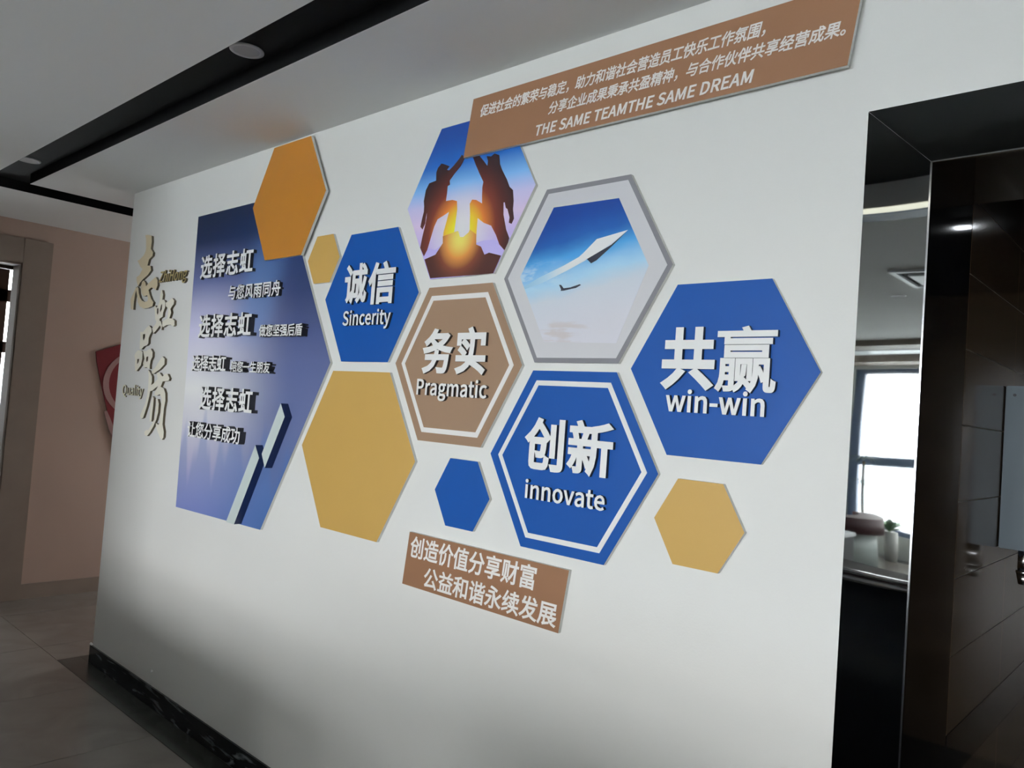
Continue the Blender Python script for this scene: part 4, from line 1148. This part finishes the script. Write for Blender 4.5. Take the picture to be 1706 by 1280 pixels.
# ------------------------------------------------------------------ things reflected in the mirror surround, plus an added shading block
def arc_mesh(name, cx, cy, r0, r1, a0, a1, z0, z1, N=48):
    bm = bmesh.new()
    rows_ = []
    for k in range(N + 1):
        a = math.radians(a0 + (a1 - a0) * k / N)
        c_, s_ = math.cos(a), math.sin(a)
        rows_.append([bm.verts.new((cx + r * c_, cy + r * s_, z)) for r, z in ((r0, z0), (r1, z0), (r1, z1), (r0, z1))])
    for k in range(N):
        for i in range(4):
            bm.faces.new((rows_[k][i], rows_[k][(i + 1) % 4], rows_[k + 1][(i + 1) % 4], rows_[k + 1][i]))
    bm.faces.new(rows_[0][::-1])
    bm.faces.new(rows_[-1])
    bmesh.ops.recalc_face_normals(bm, faces=bm.faces[:])
    me = bpy.data.meshes.new(name)
    bm.to_mesh(me)
    bm.free()
    for q in me.polygons:
        q.use_smooth = abs(q.normal.z) < 0.5
    return me


rd = empty('reception_desk', (-1.0, -3.22, 0), 'black curved reception desk with chrome edges, reflected low in the mirror surround', 'desk')
link('desk_front', arc_mesh('desk_front', 0, 0, 1.14, 1.185, 18, 142, 0.0, 0.95), rd, ['desk_black'])
link('desk_ledge', arc_mesh('desk_ledge', 0, 0, 0.99, 1.19, 18, 142, 0.972, 1.0), rd, ['dark_red_top'])
link('edge_trim', arc_mesh('edge_trim', 0, 0, 1.186, 1.205, 18, 142, 0.95, 0.971), rd, ['chrome'])
link('edge_trim', arc_mesh('edge_trim', 0, 0, 1.191, 1.20, 18, 142, 0.982, 1.001), rd, ['chrome'])
box('desk_leg', [(-1.08, -1.02, 0.35, 0.41, 0.0, 0.94)], 'desk_black', rd)

sc_ = empty('shade_counter', (-3.15, -1.95, 0), 'added unseen low grey block behind the camera, shading the lower left of the wall', 'shade block')  # unseen block added for the shade it throws low on the wall
box('body', (-0.93, 0.85, -0.22, 0.22, 0.0, 0.66), 'grey_body', sc_, 0.004)
box('worktop', (-0.95, 0.87, -0.25, 0.25, 0.662, 0.70), 'white_top', sc_, 0.004)

sf = empty('curved_bench', (-4.05, -8.75, 0), 'curved grey bench with a dark red top by the far window, seen in the mirror', 'bench')
link('bench_body', arc_mesh('bench_body', 0, 0, 0.45, 0.76, -50, 85, 0.0, 0.42), sf, ['grey_body'])
link('bench_top', arc_mesh('bench_top', 0, 0, 0.55, 0.86, -50, 85, 0.421, 0.62), sf, ['dark_red_top'])
cb = empty('low_cabinet', (-3.3, -6.9, 0), 'dark low cabinet with a white top, seen small in the mirror surround', 'cabinet')
box('body', (-0.35, 0.28, -0.3, 0.3, 0.0, 0.52), 'desk_black', cb, 0.004)
box('worktop', (-0.37, 0.30, -0.32, 0.32, 0.522, 0.56), 'white_top', cb, 0.004)


def leaf_mesh(n, length, width, droop, up, rnd, fan=1.0):
    bm = bmesh.new()
    for k in range(n):
        a = 2 * math.pi * k / n * fan + rnd.uniform(-0.2, 0.2)
        u = up * rnd.uniform(0.5, 1.2)
        L = length * rnd.uniform(0.75, 1.1)
        prev = None
        for s in range(6):
            f = s / 5
            rr = L * f
            p = Vector((rr * math.cos(a), rr * math.sin(a), L * u * f - droop * L * f * f))
            w = width * math.sin(math.pi * (0.12 + 0.86 * f)) + 0.001
            side = Vector((-math.sin(a), math.cos(a), 0)) * w
            cur = (bm.verts.new(p - side), bm.verts.new(p + Vector((0, 0, -w * 0.3))), bm.verts.new(p + side))
            if prev:
                bm.faces.new((prev[0], prev[1], cur[1], cur[0]))
                bm.faces.new((prev[1], prev[2], cur[2], cur[1]))
            prev = cur
    me = bpy.data.meshes.new('leaves')
    bm.to_mesh(me)
    bm.free()
    return me


rn = random.Random(3)
pt = empty('potted_palm', (-3.74, -9.72, 0), 'tall thin palm in a pot beside the far window, seen in the mirror surround', 'plant')
cyl('pot', (0, 0, 0.18), 0.10, 0.36, 'pot', pt, r2=0.13)
cyl('trunk', (0, 0, 0.85), 0.022, 1.0, 'stem', pt)
for zz, nn, ll in ((1.38, 18, 0.27), (1.05, 12, 0.24)):
    o = link('leaf_crown', leaf_mesh(nn, ll, 0.009, 0.75, 0.7, rn), pt, ['palm'])
    o.location = (0, 0, zz)
    o['kind'] = 'stuff'
pg = empty('potted_plant', (-3.38, -9.72, 0), 'small leafy green plant in a pot under the far window, seen in the mirror surround', 'plant')
cyl('pot', (0, 0, 0.20), 0.08, 0.40, 'pot', pg, r2=0.11)
for k in range(14):
    o = link('leaf', leaf_mesh(1, 0.26, 0.045, 0.55, 1.3, rn), pg, ['leaf'])
    o.location = (0, 0, 0.40)
    o.rotation_euler = (0, 0, k * 2.4)
